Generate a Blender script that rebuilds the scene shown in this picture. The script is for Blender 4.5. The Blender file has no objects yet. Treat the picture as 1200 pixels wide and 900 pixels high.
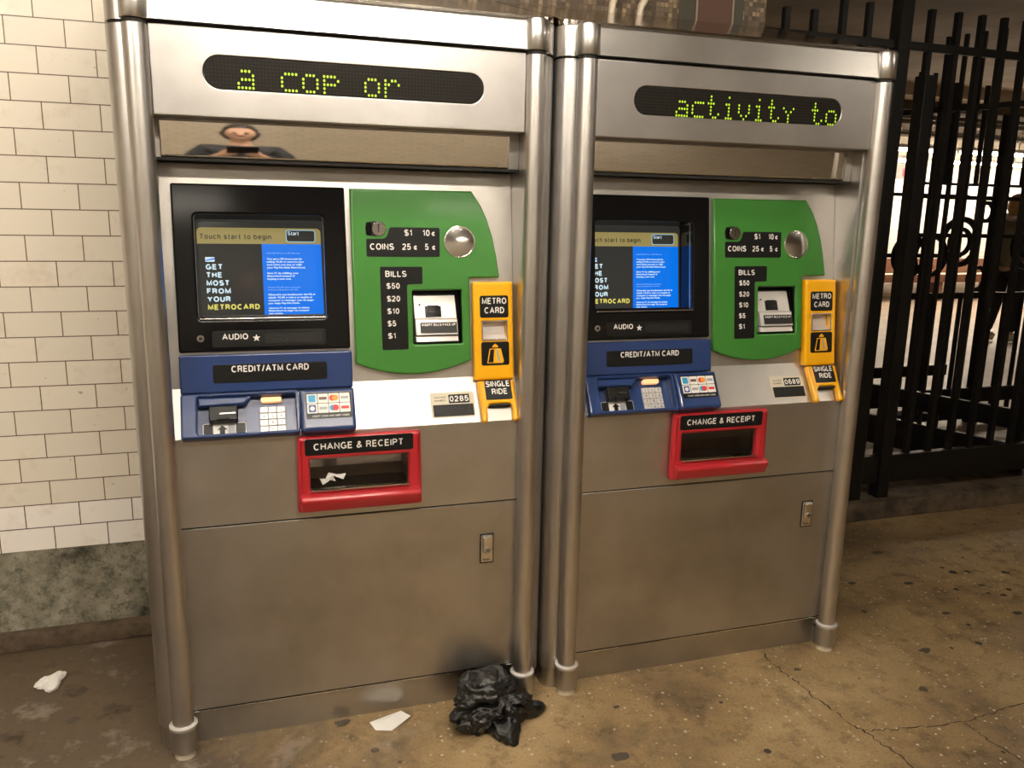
import bpy, bmesh, math, random
from mathutils import Vector, Matrix, noise
random.seed(7)
SC = bpy.context.scene
COL = SC.collection
PI = math.pi

# ------------------------------------------------------------------ camera
def cam_axes(a, b, c):
    ca, sa = math.cos(a), math.sin(a); cb, sb = math.cos(b), math.sin(b); cc, sc = math.cos(c), math.sin(c)
    f = Vector((sa*cb, ca*cb, sb)); r = Vector((ca, -sa, 0)); u = r.cross(f)
    return r*cc + u*sc, u*cc - r*sc, f
R_, U_, F_ = cam_axes(0.3103, -0.2068, 0.0194)
cd = bpy.data.cameras.new('camera'); cam = bpy.data.objects.new('camera', cd); COL.objects.link(cam)
m = Matrix(((R_.x, U_.x, -F_.x), (R_.y, U_.y, -F_.y), (R_.z, U_.z, -F_.z))).to_4x4()
m.translation = Vector((0.2155, -2.0616, 1.4050)); cam.matrix_world = m
cd.sensor_width = 36; cd.lens = 961.0/1200*36; cd.clip_start = .02; cd.clip_end = 100
SC.camera = cam

# ------------------------------------------------------------------ light levels and exposure
WORLD = (0.9, 0.8, 0.65); WORLD_S = 0.05
NEAR_LAMP = 165.0        # tubes over the machines
KEY_LAMP = 60.0         # the fixture right above the left machine
FAR_LAMP = 130.0         # tubes in the far hall
LAMP_COL = (1.0, 0.90, 0.76)
NEAR_POS = [(-1.7, -2.2), (0.65, -2.0)]
SIDE_LAMP = 38.0        # tubes on the darker, right side
SIDE_POS = [(4.2, -2.0)]
REAR_FILL = 26.0        # added fill tubes that brighten the opposite wall
REAR_FILL_POS = [(-0.6, -5.0), (2.4, -5.0)]
KEY_POS = [(0.35, -0.62)]
EXPOSURE = 0.0
w = bpy.data.worlds.new('world'); SC.world = w; w.use_nodes = True
w.node_tree.nodes['Background'].inputs[0].default_value = (*WORLD, 1)
w.node_tree.nodes['Background'].inputs[1].default_value = WORLD_S
vs = SC.view_settings
vs.view_transform = 'Standard'; vs.look = 'None'; vs.gamma = 1; vs.exposure = EXPOSURE; vs.use_curve_mapping = False
SC.cycles.use_denoising = True
SC.cycles.max_bounces = 8
SC.cycles.sample_clamp_indirect = 6.0

# ------------------------------------------------------------------ materials
def mat(name, col, rough=.5, metal=0., emit=None, es=0., coat=0., spec=None):
    mt = bpy.data.materials.new(name); mt.use_nodes = True
    b = mt.node_tree.nodes['Principled BSDF']
    b.inputs['Base Color'].default_value = (*col, 1); b.inputs['Roughness'].default_value = rough
    b.inputs['Metallic'].default_value = metal
    if emit: b.inputs['Emission Color'].default_value = (*emit, 1); b.inputs['Emission Strength'].default_value = es
    if coat: b.inputs['Coat Weight'].default_value = coat; b.inputs['Coat Roughness'].default_value = .08
    if spec is not None: b.inputs['Specular IOR Level'].default_value = spec
    return mt
def nd(mt, typ, **kw):
    n = mt.node_tree.nodes.new(typ)
    for k, v in kw.items():
        if k in n.inputs.keys() if isinstance(k, str) else False: n.inputs[k].default_value = v
        else: setattr(n, k, v)
    return n
def lk(mt, a, b): mt.node_tree.links.new(a, b)
def bsdf(mt): return mt.node_tree.nodes['Principled BSDF']
def coords(mt, scale=(1,1,1), loc=(0,0,0)):
    tc = nd(mt, 'ShaderNodeTexCoord'); mp = nd(mt, 'ShaderNodeMapping')
    mp.inputs['Scale'].default_value = scale; mp.inputs['Location'].default_value = loc
    lk(mt, tc.outputs['Object'], mp.inputs['Vector']); return mp.outputs[0]
def noise_n(mt, vec, scale, detail=4, rough=.6):
    n = nd(mt, 'ShaderNodeTexNoise'); n.inputs['Scale'].default_value = scale
    n.inputs['Detail'].default_value = detail; n.inputs['Roughness'].default_value = rough
    lk(mt, vec, n.inputs['Vector']); return n.outputs['Fac']
def ramp(mt, fac, stops):
    r = nd(mt, 'ShaderNodeValToRGB'); e = r.color_ramp.elements
    while len(e) < len(stops): e.new(.5)
    for i, (p, c) in enumerate(stops): e[i].position = p; e[i].color = (*c, 1) if len(c) == 3 else c
    lk(mt, fac, r.inputs[0]); return r.outputs[0]
def mix(mt, fac, a, b, mode='MIX'):
    n = nd(mt, 'ShaderNodeMix'); n.data_type = 'RGBA'; n.blend_type = mode
    for sock, v in ((n.inputs[0], fac), (n.inputs[6], a), (n.inputs[7], b)):
        if isinstance(v, (int, float)): sock.default_value = v
        elif isinstance(v, tuple): sock.default_value = (*v, 1)
        else: lk(mt, v, sock)
    return n.outputs[2]
def bump(mt, h, strength, dist=.01):
    n = nd(mt, 'ShaderNodeBump'); n.inputs['Strength'].default_value = strength; n.inputs['Distance'].default_value = dist
    lk(mt, h, n.inputs['Height']); lk(mt, n.outputs[0], bsdf(mt).inputs['Normal'])

def steel(name, col, rough, var=.06, streak=(90, 90, 2), dirty=0.):
    mt = mat(name, col, rough, 1.0)
    v = coords(mt, streak); f = noise_n(mt, v, 3, 3)
    v2 = coords(mt); f2 = noise_n(mt, v2, 4.5, 4)
    mx = nd(mt, 'ShaderNodeMath'); mx.operation = 'ADD'; lk(mt, f, mx.inputs[0]); lk(mt, f2, mx.inputs[1])
    mr = nd(mt, 'ShaderNodeMapRange'); mr.inputs[1].default_value = .6; mr.inputs[2].default_value = 1.4
    mr.inputs[3].default_value = rough - var; mr.inputs[4].default_value = rough + var
    lk(mt, mx.outputs[0], mr.inputs[0]); lk(mt, mr.outputs[0], bsdf(mt).inputs['Roughness'])
    d = tuple(c*(.86 - dirty) for c in col)
    c = ramp(mt, f2, [(.3, d), (.6, col)]); lk(mt, c, bsdf(mt).inputs['Base Color'])
    return mt
M = {}
M['steel'] = steel('brushed steel', (.59, .572, .558), .36, .03, (1, 30, 30))
M['steel_panel'] = steel('satin steel panel', (.62, .595, .555), .40, .04, (1, 40, 40))
M['steel_low'] = steel('scuffed steel', (.56, .54, .505), .38, .07, (60, 60, 3), .08)
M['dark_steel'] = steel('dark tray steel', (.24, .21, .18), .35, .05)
M['steel_tube'] = steel('tube steel', (.66, .635, .61), .34, .025, (1, 1, 1))
M['steel_cap'] = steel('cap steel', (.68, .66, .63), .33)
M['hood'] = steel('polished hood steel', (.55, .50, .44), .13, .05)
M['mirror'] = mat('mirror', (.82, .79, .74), .035, 1.0)
M['chrome'] = mat('chrome', (.75, .73, .70), .14, 1.0)
M['dark_gap'] = mat('dark gap', (.012, .011, .01), .8)
M['black_gloss'] = mat('black gloss plastic', (.0045, .0045, .005), .12, spec=.28)
M['black'] = mat('black plastic', (.006, .006, .006), .4, spec=.25)
M['label_black'] = mat('black label', (.008, .008, .008), .35, spec=.22)
M['white'] = mat('white lettering', (.80, .78, .74), .6)
M['green'] = mat('green enamel', (.042, .185, .030), .26, coat=.15)
M['blue'] = mat('blue enamel', (.016, .038, .130), .28, coat=.2)
M['yellow'] = mat('yellow enamel', (.86, .42, .004), .30, coat=.1)
M['red'] = mat('red enamel', (.42, .018, .026), .28, coat=.3)
M['key'] = mat('metal keys', (.66, .63, .60), .42, .45)
M['sticker_white'] = mat('white sticker', (.78, .76, .72), .5)
M['sticker_cream'] = mat('cream sticker', (.62, .56, .44), .5)
M['amber'] = mat('amber lamp', (.9, .5, .25), .4, emit=(1, .52, .25), es=.75)
M['c_blue'] = mat('sticker blue', (.03, .30, .55), .5)
M['c_navy'] = mat('sticker navy', (.03, .06, .25), .5)
M['c_red'] = mat('sticker red', (.65, .03, .03), .5)
M['c_orange'] = mat('sticker orange', (.75, .30, .02), .5)
M['c_grey'] = mat('sticker grey', (.35, .36, .40), .5)
M['c_brown'] = mat('sticker brown', (.12, .06, .05), .5)
M['iron'] = mat('black painted iron', (.006, .0055, .005), .42, spec=.25)
M['paper'] = mat('white paper', (.86, .84, .80), .75)
M['gum'] = mat('trodden gum', (.075, .060, .045), .7)
M['crackm'] = mat('crack', (.045, .032, .02), .9)
M['cable'] = mat('cream cable', (.60, .52, .40), .5)
M['wood'] = mat('bench wood', (.12, .05, .025), .5)
M['bench_white'] = mat('pale seat', (.75, .62, .48), .5)
M['fixture'] = mat('fixture metal', (.55, .53, .5), .5)
M['pipe'] = mat('pipe', (.10, .085, .065), .6)
M['sign_grey'] = mat('sign grey', (.30, .28, .26), .5)
M['sign_red'] = mat('sign red', (.70, .03, .05), .5, emit=(.8, .05, .08), es=.5)
M['lamp_near'] = mat('near tube', (.9, .9, .9), .5, emit=LAMP_COL, es=NEAR_LAMP)
M['lamp_side'] = mat('side tube', (.9, .9, .9), .5, emit=LAMP_COL, es=SIDE_LAMP)
M['fill_rear'] = mat('rear fill tube', (.9, .9, .9), .5, emit=LAMP_COL, es=REAR_FILL)
M['lamp_key'] = mat('key tube', (.9, .9, .9), .5, emit=(1, .91, .78), es=KEY_LAMP)
M['lamp_far'] = mat('far tube', (.9, .9, .9), .5, emit=(1, .84, .66), es=FAR_LAMP)
# display
mt = M['led_off'] = mat('led window', (.012, .010, .008), .3, spec=.12)
v = coords(mt, (1/.0079, 1, 1/.0079)); vo = nd(mt, 'ShaderNodeTexBrick', offset=0., squash=1.)
sx = nd(mt, 'ShaderNodeSeparateXYZ'); cx = nd(mt, 'ShaderNodeCombineXYZ'); lk(mt, v, sx.inputs[0])
lk(mt, sx.outputs[0], cx.inputs[0]); lk(mt, sx.outputs[2], cx.inputs[1]); lk(mt, cx.outputs[0], vo.inputs['Vector'])
for k, q in (('Scale', 1.), ('Mortar Size', .2), ('Brick Width', 1.), ('Row Height', 1.), ('Mortar Smooth', .5)): vo.inputs[k].default_value = q
vo.inputs['Color1'].default_value = (.020, .018, .015, 1); vo.inputs['Color2'].default_value = (.017, .015, .013, 1)
vo.inputs['Mortar'].default_value = (.008, .007, .006, 1); lk(mt, vo.outputs[0], bsdf(mt).inputs['Base Color'])
M['led_on'] = mat('lit led', (.2, .3, .02), .5, emit=(.42, .68, .015), es=1.0)
M['scr_dark'] = mat('screen dark', (.006, .006, .006), .10, emit=(.028, .028, .025), es=1.)
M['scr_gold'] = mat('screen gold', (.02, .02, .01), .25, emit=(.29, .23, .078), es=1.)
M['scr_blue'] = mat('screen blue', (.0, .01, .03), .25, emit=(.0, .165, .80), es=1.)
M['scr_white'] = mat('screen white', (.02, .02, .02), .3, emit=(.62, .80, .88), es=1.)
M['scr_pale'] = mat('screen pale text', (.02, .02, .02), .3, emit=(.30, .55, .92), es=1.)
M['scr_yellow'] = mat('screen yellow', (.02, .02, .0), .3, emit=(.70, .62, .13), es=1.)
M['scr_olive'] = mat('screen dark text', (.01, .01, .005), .3, emit=(.055, .045, .018), es=1.)
M['scr_cyan'] = mat('screen outline', (.02, .02, .02), .3, emit=(.30, .52, .60), es=1.)
M['braille'] = mat('braille black', (.010, .010, .010), .4, spec=.3)
v = coords(M['braille']); vn = nd(M['braille'], 'ShaderNodeTexVoronoi'); vn.inputs['Scale'].default_value = 260; lk(M['braille'], v, vn.inputs['Vector'])
bump(M['braille'], vn.outputs['Distance'], .5, .002)

# white wall tiles: 151 x 75.6 mm, brick bond; the lowest two courses were replaced by whiter tiles
def tile_mat(name, zoff, xoff, axis='x', base=(.80, .735, .625), white=True):
    mt = mat(name, base, .22)
    tc = nd(mt, 'ShaderNodeTexCoord'); s = nd(mt, 'ShaderNodeSeparateXYZ'); lk(mt, tc.outputs['Object'], s.inputs[0])
    c = nd(mt, 'ShaderNodeCombineXYZ')
    def add(sock, val, out):
        a = nd(mt, 'ShaderNodeMath'); a.operation = 'ADD'; lk(mt, sock, a.inputs[0]); a.inputs[1].default_value = val; lk(mt, a.outputs[0], out)
    add(s.outputs[0 if axis == 'x' else 1], -xoff, c.inputs[0]); add(s.outputs[2], -zoff, c.inputs[1])
    b = nd(mt, 'ShaderNodeTexBrick', offset=.5, offset_frequency=2, squash=1.)
    lk(mt, c.outputs[0], b.inputs['Vector'])
    for k, q in (('Scale', 1.), ('Mortar Size', .0016), ('Mortar Smooth', .1), ('Bias', 0.), ('Brick Width', .1535), ('Row Height', .0758)): b.inputs[k].default_value = q
    d = tuple(x*.93 for x in base)
    b.inputs['Color1'].default_value = (*base, 1); b.inputs['Color2'].default_value = (*d, 1); b.inputs['Mortar'].default_value = (.16, .12, .075, 1)
    col = b.outputs[0]
    if white:
        lt = nd(mt, 'ShaderNodeMath'); lt.operation = 'LESS_THAN'; lk(mt, s.outputs[2], lt.inputs[0]); lt.inputs[1].default_value = zoff + 2*.0758
        wcol = mix(mt, b.outputs['Fac'], (.92, .87, .81), (.10, .07, .05)); col = mix(mt, lt.outputs[0], col, wcol)
    n = noise_n(mt, tc.outputs['Object'], 7, 5, .7); dirt = ramp(mt, n, [(.33, (.72, .66, .56)), (.45, (1, 1, 1))])
    col = mix(mt, .35, col, dirt, 'MULTIPLY')
    n2 = noise_n(mt, tc.outputs['Object'], 45, 2, .5); sp = ramp(mt, n2, [(.24, (.35, .3, .25)), (.27, (1, 1, 1))])
    col = mix(mt, .6, col, sp, 'MULTIPLY')
    lk(mt, col, bsdf(mt).inputs['Base Color'])
    inv = nd(mt, 'ShaderNodeMath'); inv.operation = 'SUBTRACT'; inv.inputs[0].default_value = 1; lk(mt, b.outputs['Fac'], inv.inputs[1])
    bump(mt, inv.outputs[0], .5, .002)
    return mt
M['tile'] = tile_mat('white subway tile', .325, -.0285)
M['tile_opp'] = tile_mat('cream tile', .325, 0., white=False, base=(.68, .60, .48))
M['tile_side'] = tile_mat('cream tile side', .325, 0., axis='y', white=False, base=(.68, .60, .48))
M['tile_far'] = tile_mat('far white tile', .3, 0., white=False, base=(.80, .74, .66))

mt = M['concrete_base'] = mat('grimy concrete', (.2, .18, .13), .85)
v = coords(mt); n1 = noise_n(mt, v, 7, 8, .7); n2 = noise_n(mt, coords(mt, (1, 1, 1), (3, 1, 2)), 46, 6, .75)
a = ramp(mt, n1, [(.32, (.035, .032, .022)), (.44, (.19, .175, .125)), (.68, (.42, .39, .31))])
b2 = ramp(mt, n2, [(.36, (.25, .25, .2)), (.52, (1, 1, 1))])
lk(mt, mix(mt, .8, a, b2, 'MULTIPLY'), bsdf(mt).inputs['Base Color']); bump(mt, n2, .5, .01)

mt = M['curb'] = mat('dirty curb', (.1, .07, .045), .8)
n1 = noise_n(mt, coords(mt), 9, 8, .7)
lk(mt, ramp(mt, n1, [(.35, (.025, .018, .012)), (.6, (.13, .09, .055))]), bsdf(mt).inputs['Base Color']); bump(mt, n1, .6, .02)

mt = M['floor'] = mat('worn terrazzo concrete', (.25, .18, .1), .6)
tc = nd(mt, 'ShaderNodeTexCoord'); ob = tc.outputs['Object']
n1 = noise_n(mt, ob, 1.7, 6, .65); n2 = noise_n(mt, ob, 11, 8, .75); n3 = noise_n(mt, ob, 130, 3, .6)
c = ramp(mt, n1, [(.34, (.13, .088, .050)), (.50, (.30, .205, .098)), (.70, (.42, .30, .155))])
c = mix(mt, .85, c, ramp(mt, n2, [(.32, (.36, .32, .29)), (.50, (1, 1, 1)), (.8, (1.15, 1.1, 1.05))]), 'MULTIPLY')
c = mix(mt, .6, c, ramp(mt, n3, [(.30, (.45, .42, .38)), (.48, (1, 1, 1))]), 'MULTIPLY')
vn = nd(mt, 'ShaderNodeTexVoronoi'); vn.inputs['Scale'].default_value = 70; lk(mt, ob, vn.inputs['Vector'])
sx = nd(mt, 'ShaderNodeSeparateColor'); lk(mt, vn.outputs['Color'], sx.inputs[0])
th = nd(mt, 'ShaderNodeMath'); th.operation = 'MULTIPLY'; th.inputs[1].default_value = .36
pw = nd(mt, 'ShaderNodeMath'); pw.operation = 'POWER'; pw.inputs[1].default_value = 5; lk(mt, sx.outputs[0], pw.inputs[0]); lk(mt, pw.outputs[0], th.inputs[0])
lt = nd(mt, 'ShaderNodeMath'); lt.operation = 'LESS_THAN'; lk(mt, vn.outputs['Distance'], lt.inputs[0]); lk(mt, th.outputs[0], lt.inputs[1])
c = mix(mt, lt.outputs[0], c, (.50, .42, .30))
vn2 = nd(mt, 'ShaderNodeTexVoronoi'); vn2.inputs['Scale'].default_value = 17; lk(mt, ob, vn2.inputs['Vector'])
sx2 = nd(mt, 'ShaderNodeSeparateColor'); lk(mt, vn2.outputs['Color'], sx2.inputs[0])
th2 = nd(mt, 'ShaderNodeMath'); th2.operation = 'MULTIPLY'; th2.inputs[1].default_value = .22
pw2 = nd(mt, 'ShaderNodeMath'); pw2.operation = 'POWER'; pw2.inputs[1].default_value = 5; lk(mt, sx2.outputs[1], pw2.inputs[0]); lk(mt, pw2.outputs[0], th2.inputs[0])
lt2 = nd(mt, 'ShaderNodeMath'); lt2.operation = 'LESS_THAN'; lk(mt, vn2.outputs['Distance'], lt2.inputs[0]); lk(mt, th2.outputs[0], lt2.inputs[1])
c = mix(mt, lt2.outputs[0], c, (.045, .036, .028))
sp = nd(mt, 'ShaderNodeSeparateXYZ'); lk(mt, ob, sp.inputs[0])
gx = nd(mt, 'ShaderNodeMapRange'); gx.inputs[1].default_value = .75; gx.inputs[2].default_value = -.15; lk(mt, sp.outputs[0], gx.inputs[0])
gn = noise_n(mt, ob, 2.6, 6, .7); gs = nd(mt, 'ShaderNodeMath'); gs.operation = 'MULTIPLY_ADD'; gs.inputs[1].default_value = .55; lk(mt, gx.outputs[0], gs.inputs[0]); lk(mt, gn, gs.inputs[2])
gm = ramp(mt, gs.outputs[0], [(.62, (0, 0, 0)), (.95, (1, 1, 1))])
wet = ramp(mt, noise_n(mt, ob, 5.5, 7, .7), [(.36, (.035, .025, .016)), (.46, (.115, .082, .050)), (.56, (.10, .072, .046)), (.64, (.22, .18, .14))])
c = mix(mt, gm, c, wet)
lk(mt, c, bsdf(mt).inputs['Base Color']); bump(mt, n2, .25, .01)
rr = ramp(mt, n1, [(.35, (.38,)*3), (.6, (.68,)*3)]); lk(mt, rr, bsdf(mt).inputs['Roughness'])

mt = M['ceil'] = mat('brown ceiling', (.30, .25, .19), .85)
n1 = noise_n(mt, coords(mt), 1.2, 5, .6)
lk(mt, ramp(mt, n1, [(.35, (.20, .165, .12)), (.65, (.33, .28, .21))]), bsdf(mt).inputs['Base Color'])
M['ceil_far'] = mat('dark far ceiling', (.075, .06, .045), .9)
M['beam'] = mat('pale beam', (.45, .40, .32), .8)
M['far_floor'] = mat('far floor', (.42, .35, .27), .5)
n1 = noise_n(M['far_floor'], coords(M['far_floor']), 3, 5)
lk(M['far_floor'], ramp(M['far_floor'], n1, [(.3, (.22, .165, .11)), (.7, (.31, .24, .17))]), bsdf(M['far_floor']).inputs['Base Color'])

mt = M['mosaic'] = mat('mosaic', (.3, .22, .12), .45)
tc = nd(mt, 'ShaderNodeTexCoord'); sn = nd(mt, 'ShaderNodeVectorMath'); sn.operation = 'SNAP'; sn.inputs[1].default_value = (.016,)*3
lk(mt, tc.outputs['Object'], sn.inputs[0]); wn = nd(mt, 'ShaderNodeTexWhiteNoise'); lk(mt, sn.outputs[0], wn.inputs['Vector'])
cc = ramp(mt, wn.outputs['Value'], [(0, (.06, .042, .026)), (.45, (.11, .078, .048)), (.8, (.18, .13, .08)), (1, (.34, .25, .15))])
s = nd(mt, 'ShaderNodeSeparateXYZ'); lk(mt, tc.outputs['Object'], s.inputs[0]); c = nd(mt, 'ShaderNodeCombineXYZ'); lk(mt, s.outputs[0], c.inputs[0]); lk(mt, s.outputs[2], c.inputs[1])
b = nd(mt, 'ShaderNodeTexBrick', offset=0., squash=1.); lk(mt, c.outputs[0], b.inputs['Vector'])
for k, q in (('Scale', 1.), ('Mortar Size', .0012), ('Mortar Smooth', .1), ('Brick Width', .016), ('Row Height', .016)): b.inputs[k].default_value = q
lk(mt, mix(mt, b.outputs['Fac'], cc, (.09, .07, .05)), bsdf(mt).inputs['Base Color'])
M['mosaic_red'] = mat('red brown tile', (.095, .048, .032), .4)
M['mosaic_green'] = mat('dark green tile', (.055, .050, .036), .4)
M['mosaic_line'] = mat('pale tile line', (.28, .23, .17), .4)

mt = M['bag'] = mat('black bin bag', (.007, .007, .007), .24)
n1 = noise_n(mt, coords(mt), 60, 4, .65); bump(mt, n1, .45, .008)
M['hair'] = mat('blond hair', (.36, .20, .06), .55)
M['skin'] = mat('skin', (.55, .33, .23), .5)
M['jacket'] = mat('olive grey jacket', (.16, .14, .09), .8)
M['scarf'] = mat('pale pink scarf', (.42, .33, .31), .8)
M['trousers'] = mat('black trousers', (.010, .010, .012), .8)
M['shoe'] = mat('pale sneaker', (.6, .55, .45), .6)
M['navy'] = mat('dark navy coat', (.012, .013, .018), .75)
M['darkhair'] = mat('dark hair', (.012, .009, .007), .5)

# ------------------------------------------------------------------ helpers
def tag(o, label=None, cat=None, group=None, kind=None):
    if label: o['label'] = label
    if cat: o['category'] = cat
    if group: o['group'] = group
    if kind: o['kind'] = kind
    return o
def thing(name, label, cat, loc=(0, 0, 0), group=None, rz=0):
    o = bpy.data.objects.new(name, None); COL.objects.link(o); o.location = loc; o.rotation_euler = (0, 0, rz)
    o.empty_display_size = .1
    return tag(o, label, cat, group)
def link(name, me, mats, parent=None):
    for q in (mats if isinstance(mats, (list, tuple)) else [mats]):
        me.materials.append(M[q])
    o = bpy.data.objects.new(name, me); COL.objects.link(o)
    if parent: o.parent = parent
    return o
def bm_obj(name, bm, mats, parent=None, smooth=None):
    bmesh.ops.recalc_face_normals(bm, faces=bm.faces)
    me = bpy.data.meshes.new(name); bm.to_mesh(me); bm.free()
    if smooth is not None:
        for p in me.polygons: p.use_smooth = True
        me.set_sharp_from_angle(angle=math.radians(smooth))
    return link(name, me, mats, parent)
def box(bm, x0, x1, y0, y1, z0, z1, mi=0):
    vs = [bm.verts.new((x, y, z)) for z in (z0, z1) for y in (y0, y1) for x in (x0, x1)]
    fs = []
    for f in ((0, 2, 3, 1), (4, 5, 7, 6), (0, 1, 5, 4), (2, 6, 7, 3), (0, 4, 6, 2), (1, 3, 7, 5)):
        q = bm.faces.new([vs[i] for i in f]); q.material_index = mi; fs.append(q)
    return vs, fs
def bev(bm, w, seg=2):
    bmesh.ops.bevel(bm, geom=list(bm.edges), offset=w, segments=seg, affect='EDGES', profile=.6, clamp_overlap=True)
def boxo(name, x0, x1, y0, y1, z0, z1, mt, parent=None, b=0., seg=2):
    bm = bmesh.new(); box(bm, x0, x1, y0, y1, z0, z1)
    if b: bev(bm, b, seg)
    return bm_obj(name, bm, mt, parent, 35 if b else None)
def tube(bm, pts, r, n=12, cap=True, mi=0):
    pts = [Vector(p) for p in pts]; rings = []
    up = Vector((.12, .31, .9)).normalized()
    for i, p in enumerate(pts):
        t = ((pts[i+1] if i+1 < len(pts) else p) - (pts[i-1] if i else p)).normalized()
        a = t.cross(up)
        if a.length < .1: a = t.cross(Vector((1, 0, 0)))
        a.normalize(); bb = t.cross(a); rad = r[i] if isinstance(r, (list, tuple)) else r
        rings.append([bm.verts.new(p + a*rad*math.cos(2*PI*k/n) + bb*rad*math.sin(2*PI*k/n)) for k in range(n)])
    for i in range(len(rings)-1):
        for k in range(n):
            f = bm.faces.new((rings[i][k], rings[i][(k+1) % n], rings[i+1][(k+1) % n], rings[i+1][k])); f.material_index = mi
    if cap:
        bm.faces.new(rings[0][::-1]).material_index = mi; bm.faces.new(rings[-1]).material_index = mi
def lathe(bm, cx, cy, prof, n=28, mi=0):
    rings = [[bm.verts.new((cx + r*math.cos(2*PI*k/n), cy + r*math.sin(2*PI*k/n), z)) for k in range(n)] for r, z in prof]
    for i in range(len(rings)-1):
        for k in range(n): bm.faces.new((rings[i][k], rings[i][(k+1) % n], rings[i+1][(k+1) % n], rings[i+1][k])).material_index = mi
    bm.faces.new(rings[0][::-1]); bm.faces.new(rings[-1])
def prism_z(bm, poly, z0, z1, mi=0):
    a = [bm.verts.new((x, y, z0)) for x, y in poly]; b = [bm.verts.new((x, y, z1)) for x, y in poly]; n = len(poly)
    for i in range(n): bm.faces.new((a[i], a[(i+1) % n], b[(i+1) % n], b[i])).material_index = mi
    bm.faces.new(a[::-1]).material_index = mi; bm.faces.new(b).material_index = mi
def prism_x(bm, poly, x0, x1, mi=0):
    a = [bm.verts.new((x0, y, z)) for y, z in poly]; b = [bm.verts.new((x1, y, z)) for y, z in poly]; n = len(poly)
    for i in range(n): bm.faces.new((a[i], a[(i+1) % n], b[(i+1) % n], b[i])).material_index = mi
    bm.faces.new(a[::-1]).material_index = mi; bm.faces.new(b).material_index = mi

# frames on the machine: x to the right, s up along the surface, d out of the surface
def frame(o, s):
    o = Vector(o); s = Vector(s).normalized(); x = Vector((1, 0, 0)); n = x.cross(s)
    return Matrix(((x.x, s.x, n.x, o.x), (x.y, s.y, n.y, o.y), (x.z, s.z, n.z, o.z), (0, 0, 0, 1)))
FR = {'main': frame((0, .085, .958), (0, .12, 1)), 'shelf': frame((0, .02, .845), (0, .065, .113)),
      'front': frame((0, .02, 0), (0, 0, 1)), 'head': frame((0, 0, 0), (0, 0, 1)), 'kick': frame((0, .05, 0), (0, 0, 1)),
      'flat': Matrix.Identity(4), 'key': frame((0, .062, .866), (0, .075, .085))}
def eval_curve(cu, fr):
    o = bpy.data.objects.new('tmp', cu); COL.objects.link(o)
    dg = bpy.context.evaluated_depsgraph_get(); dg.update()
    me = bpy.data.meshes.new_from_object(o.evaluated_get(dg), depsgraph=dg)
    bpy.data.objects.remove(o); bpy.data.curves.remove(cu)
    me.materials.clear()
    me.transform(FR[fr] if isinstance(fr, str) else fr)
    return me
def rr(x0, s0, x1, s1, r=.004, n=5):
    r = min(r, abs(x1-x0)/2.001, abs(s1-s0)/2.001); out = []
    for cx, cy, a in ((x1-r, s1-r, 0), (x0+r, s1-r, 90), (x0+r, s0+r, 180), (x1-r, s0+r, 270)):
        for k in range(n+1):
            t = math.radians(a + 90*k/n); out.append((cx + r*math.cos(t), cy + r*math.sin(t)))
    return out
def rpoly(pts, r, n=4):
    out = []; N = len(pts)
    for i in range(N):
        p = Vector(pts[i]); a = Vector(pts[i-1]); b = Vector(pts[(i+1) % N]); u = (a-p); v = (b-p)
        rad = min(r[i] if isinstance(r, (list, tuple)) else r, u.length*.45, v.length*.45)
        if rad < 1e-5: out.append(tuple(p)); continue
        p0 = p + u.normalized()*rad; p1 = p + v.normalized()*rad
        for k in range(n+1):
            t = k/n; q = p0*(1-t)**2 + p*2*t*(1-t) + p1*t*t; out.append(tuple(q))
    return out
def circ(cx, cy, r, n=40, ry=None): return [(cx + r*math.cos(2*PI*k/n), cy + (ry or r)*math.sin(2*PI*k/n)) for k in range(n)]
def plate(name, loops, fr, d0, d1, mt, parent, bevel=0., smooth=40, res=2):
    cu = bpy.data.curves.new('tmp', 'CURVE'); cu.dimensions = '2D'; cu.fill_mode = 'BOTH'
    h = (d1-d0)/2; bevel = min(bevel, h*.98)
    cu.extrude = h - bevel; cu.bevel_depth = bevel; cu.bevel_resolution = res; cu.offset = -bevel
    for lp in loops:
        sp = cu.splines.new('POLY'); sp.points.add(len(lp)-1); sp.use_cyclic_u = True
        for p, q in zip(sp.points, lp): p.co = (q[0], q[1], 0, 1)
    F = (FR[fr] if isinstance(fr, str) else fr) @ Matrix.Translation((0, 0, (d0+d1)/2))
    me = eval_curve(cu, F)
    for p in me.polygons: p.use_smooth = True
    me.set_sharp_from_angle(angle=math.radians(smooth))
    return link(name, me, mt, parent)
def text_mesh(lines, fr, d, ext=.0006):
    """lines: (string, x, s, cap height, align, bold, width or None, spacing)"""
    bm = bmesh.new()
    F = FR[fr] if isinstance(fr, str) else fr
    for (t, x, s, h, al, bold, wd, spc) in lines:
        cu = bpy.data.curves.new('tmp', 'FONT'); cu.body = t; cu.size = h/.729; cu.extrude = ext; cu.offset = bold*h
        cu.align_x = al; cu.space_character = spc; cu.resolution_u = 3
        me = eval_curve(cu, 'flat')
        if wd:
            xs = [v.co.x for v in me.vertices]; cur = max(xs)-min(xs)
            k = wd/cur; off = min(xs) if al == 'LEFT' else (max(xs)+min(xs))/2 if al == 'CENTER' else max(xs)
            for v in me.vertices: v.co.x = (v.co.x - off)*k
        me.transform(F @ Matrix.Translation((x, s, d)))
        bm.from_mesh(me); bpy.data.meshes.remove(me)
    return bm
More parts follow.
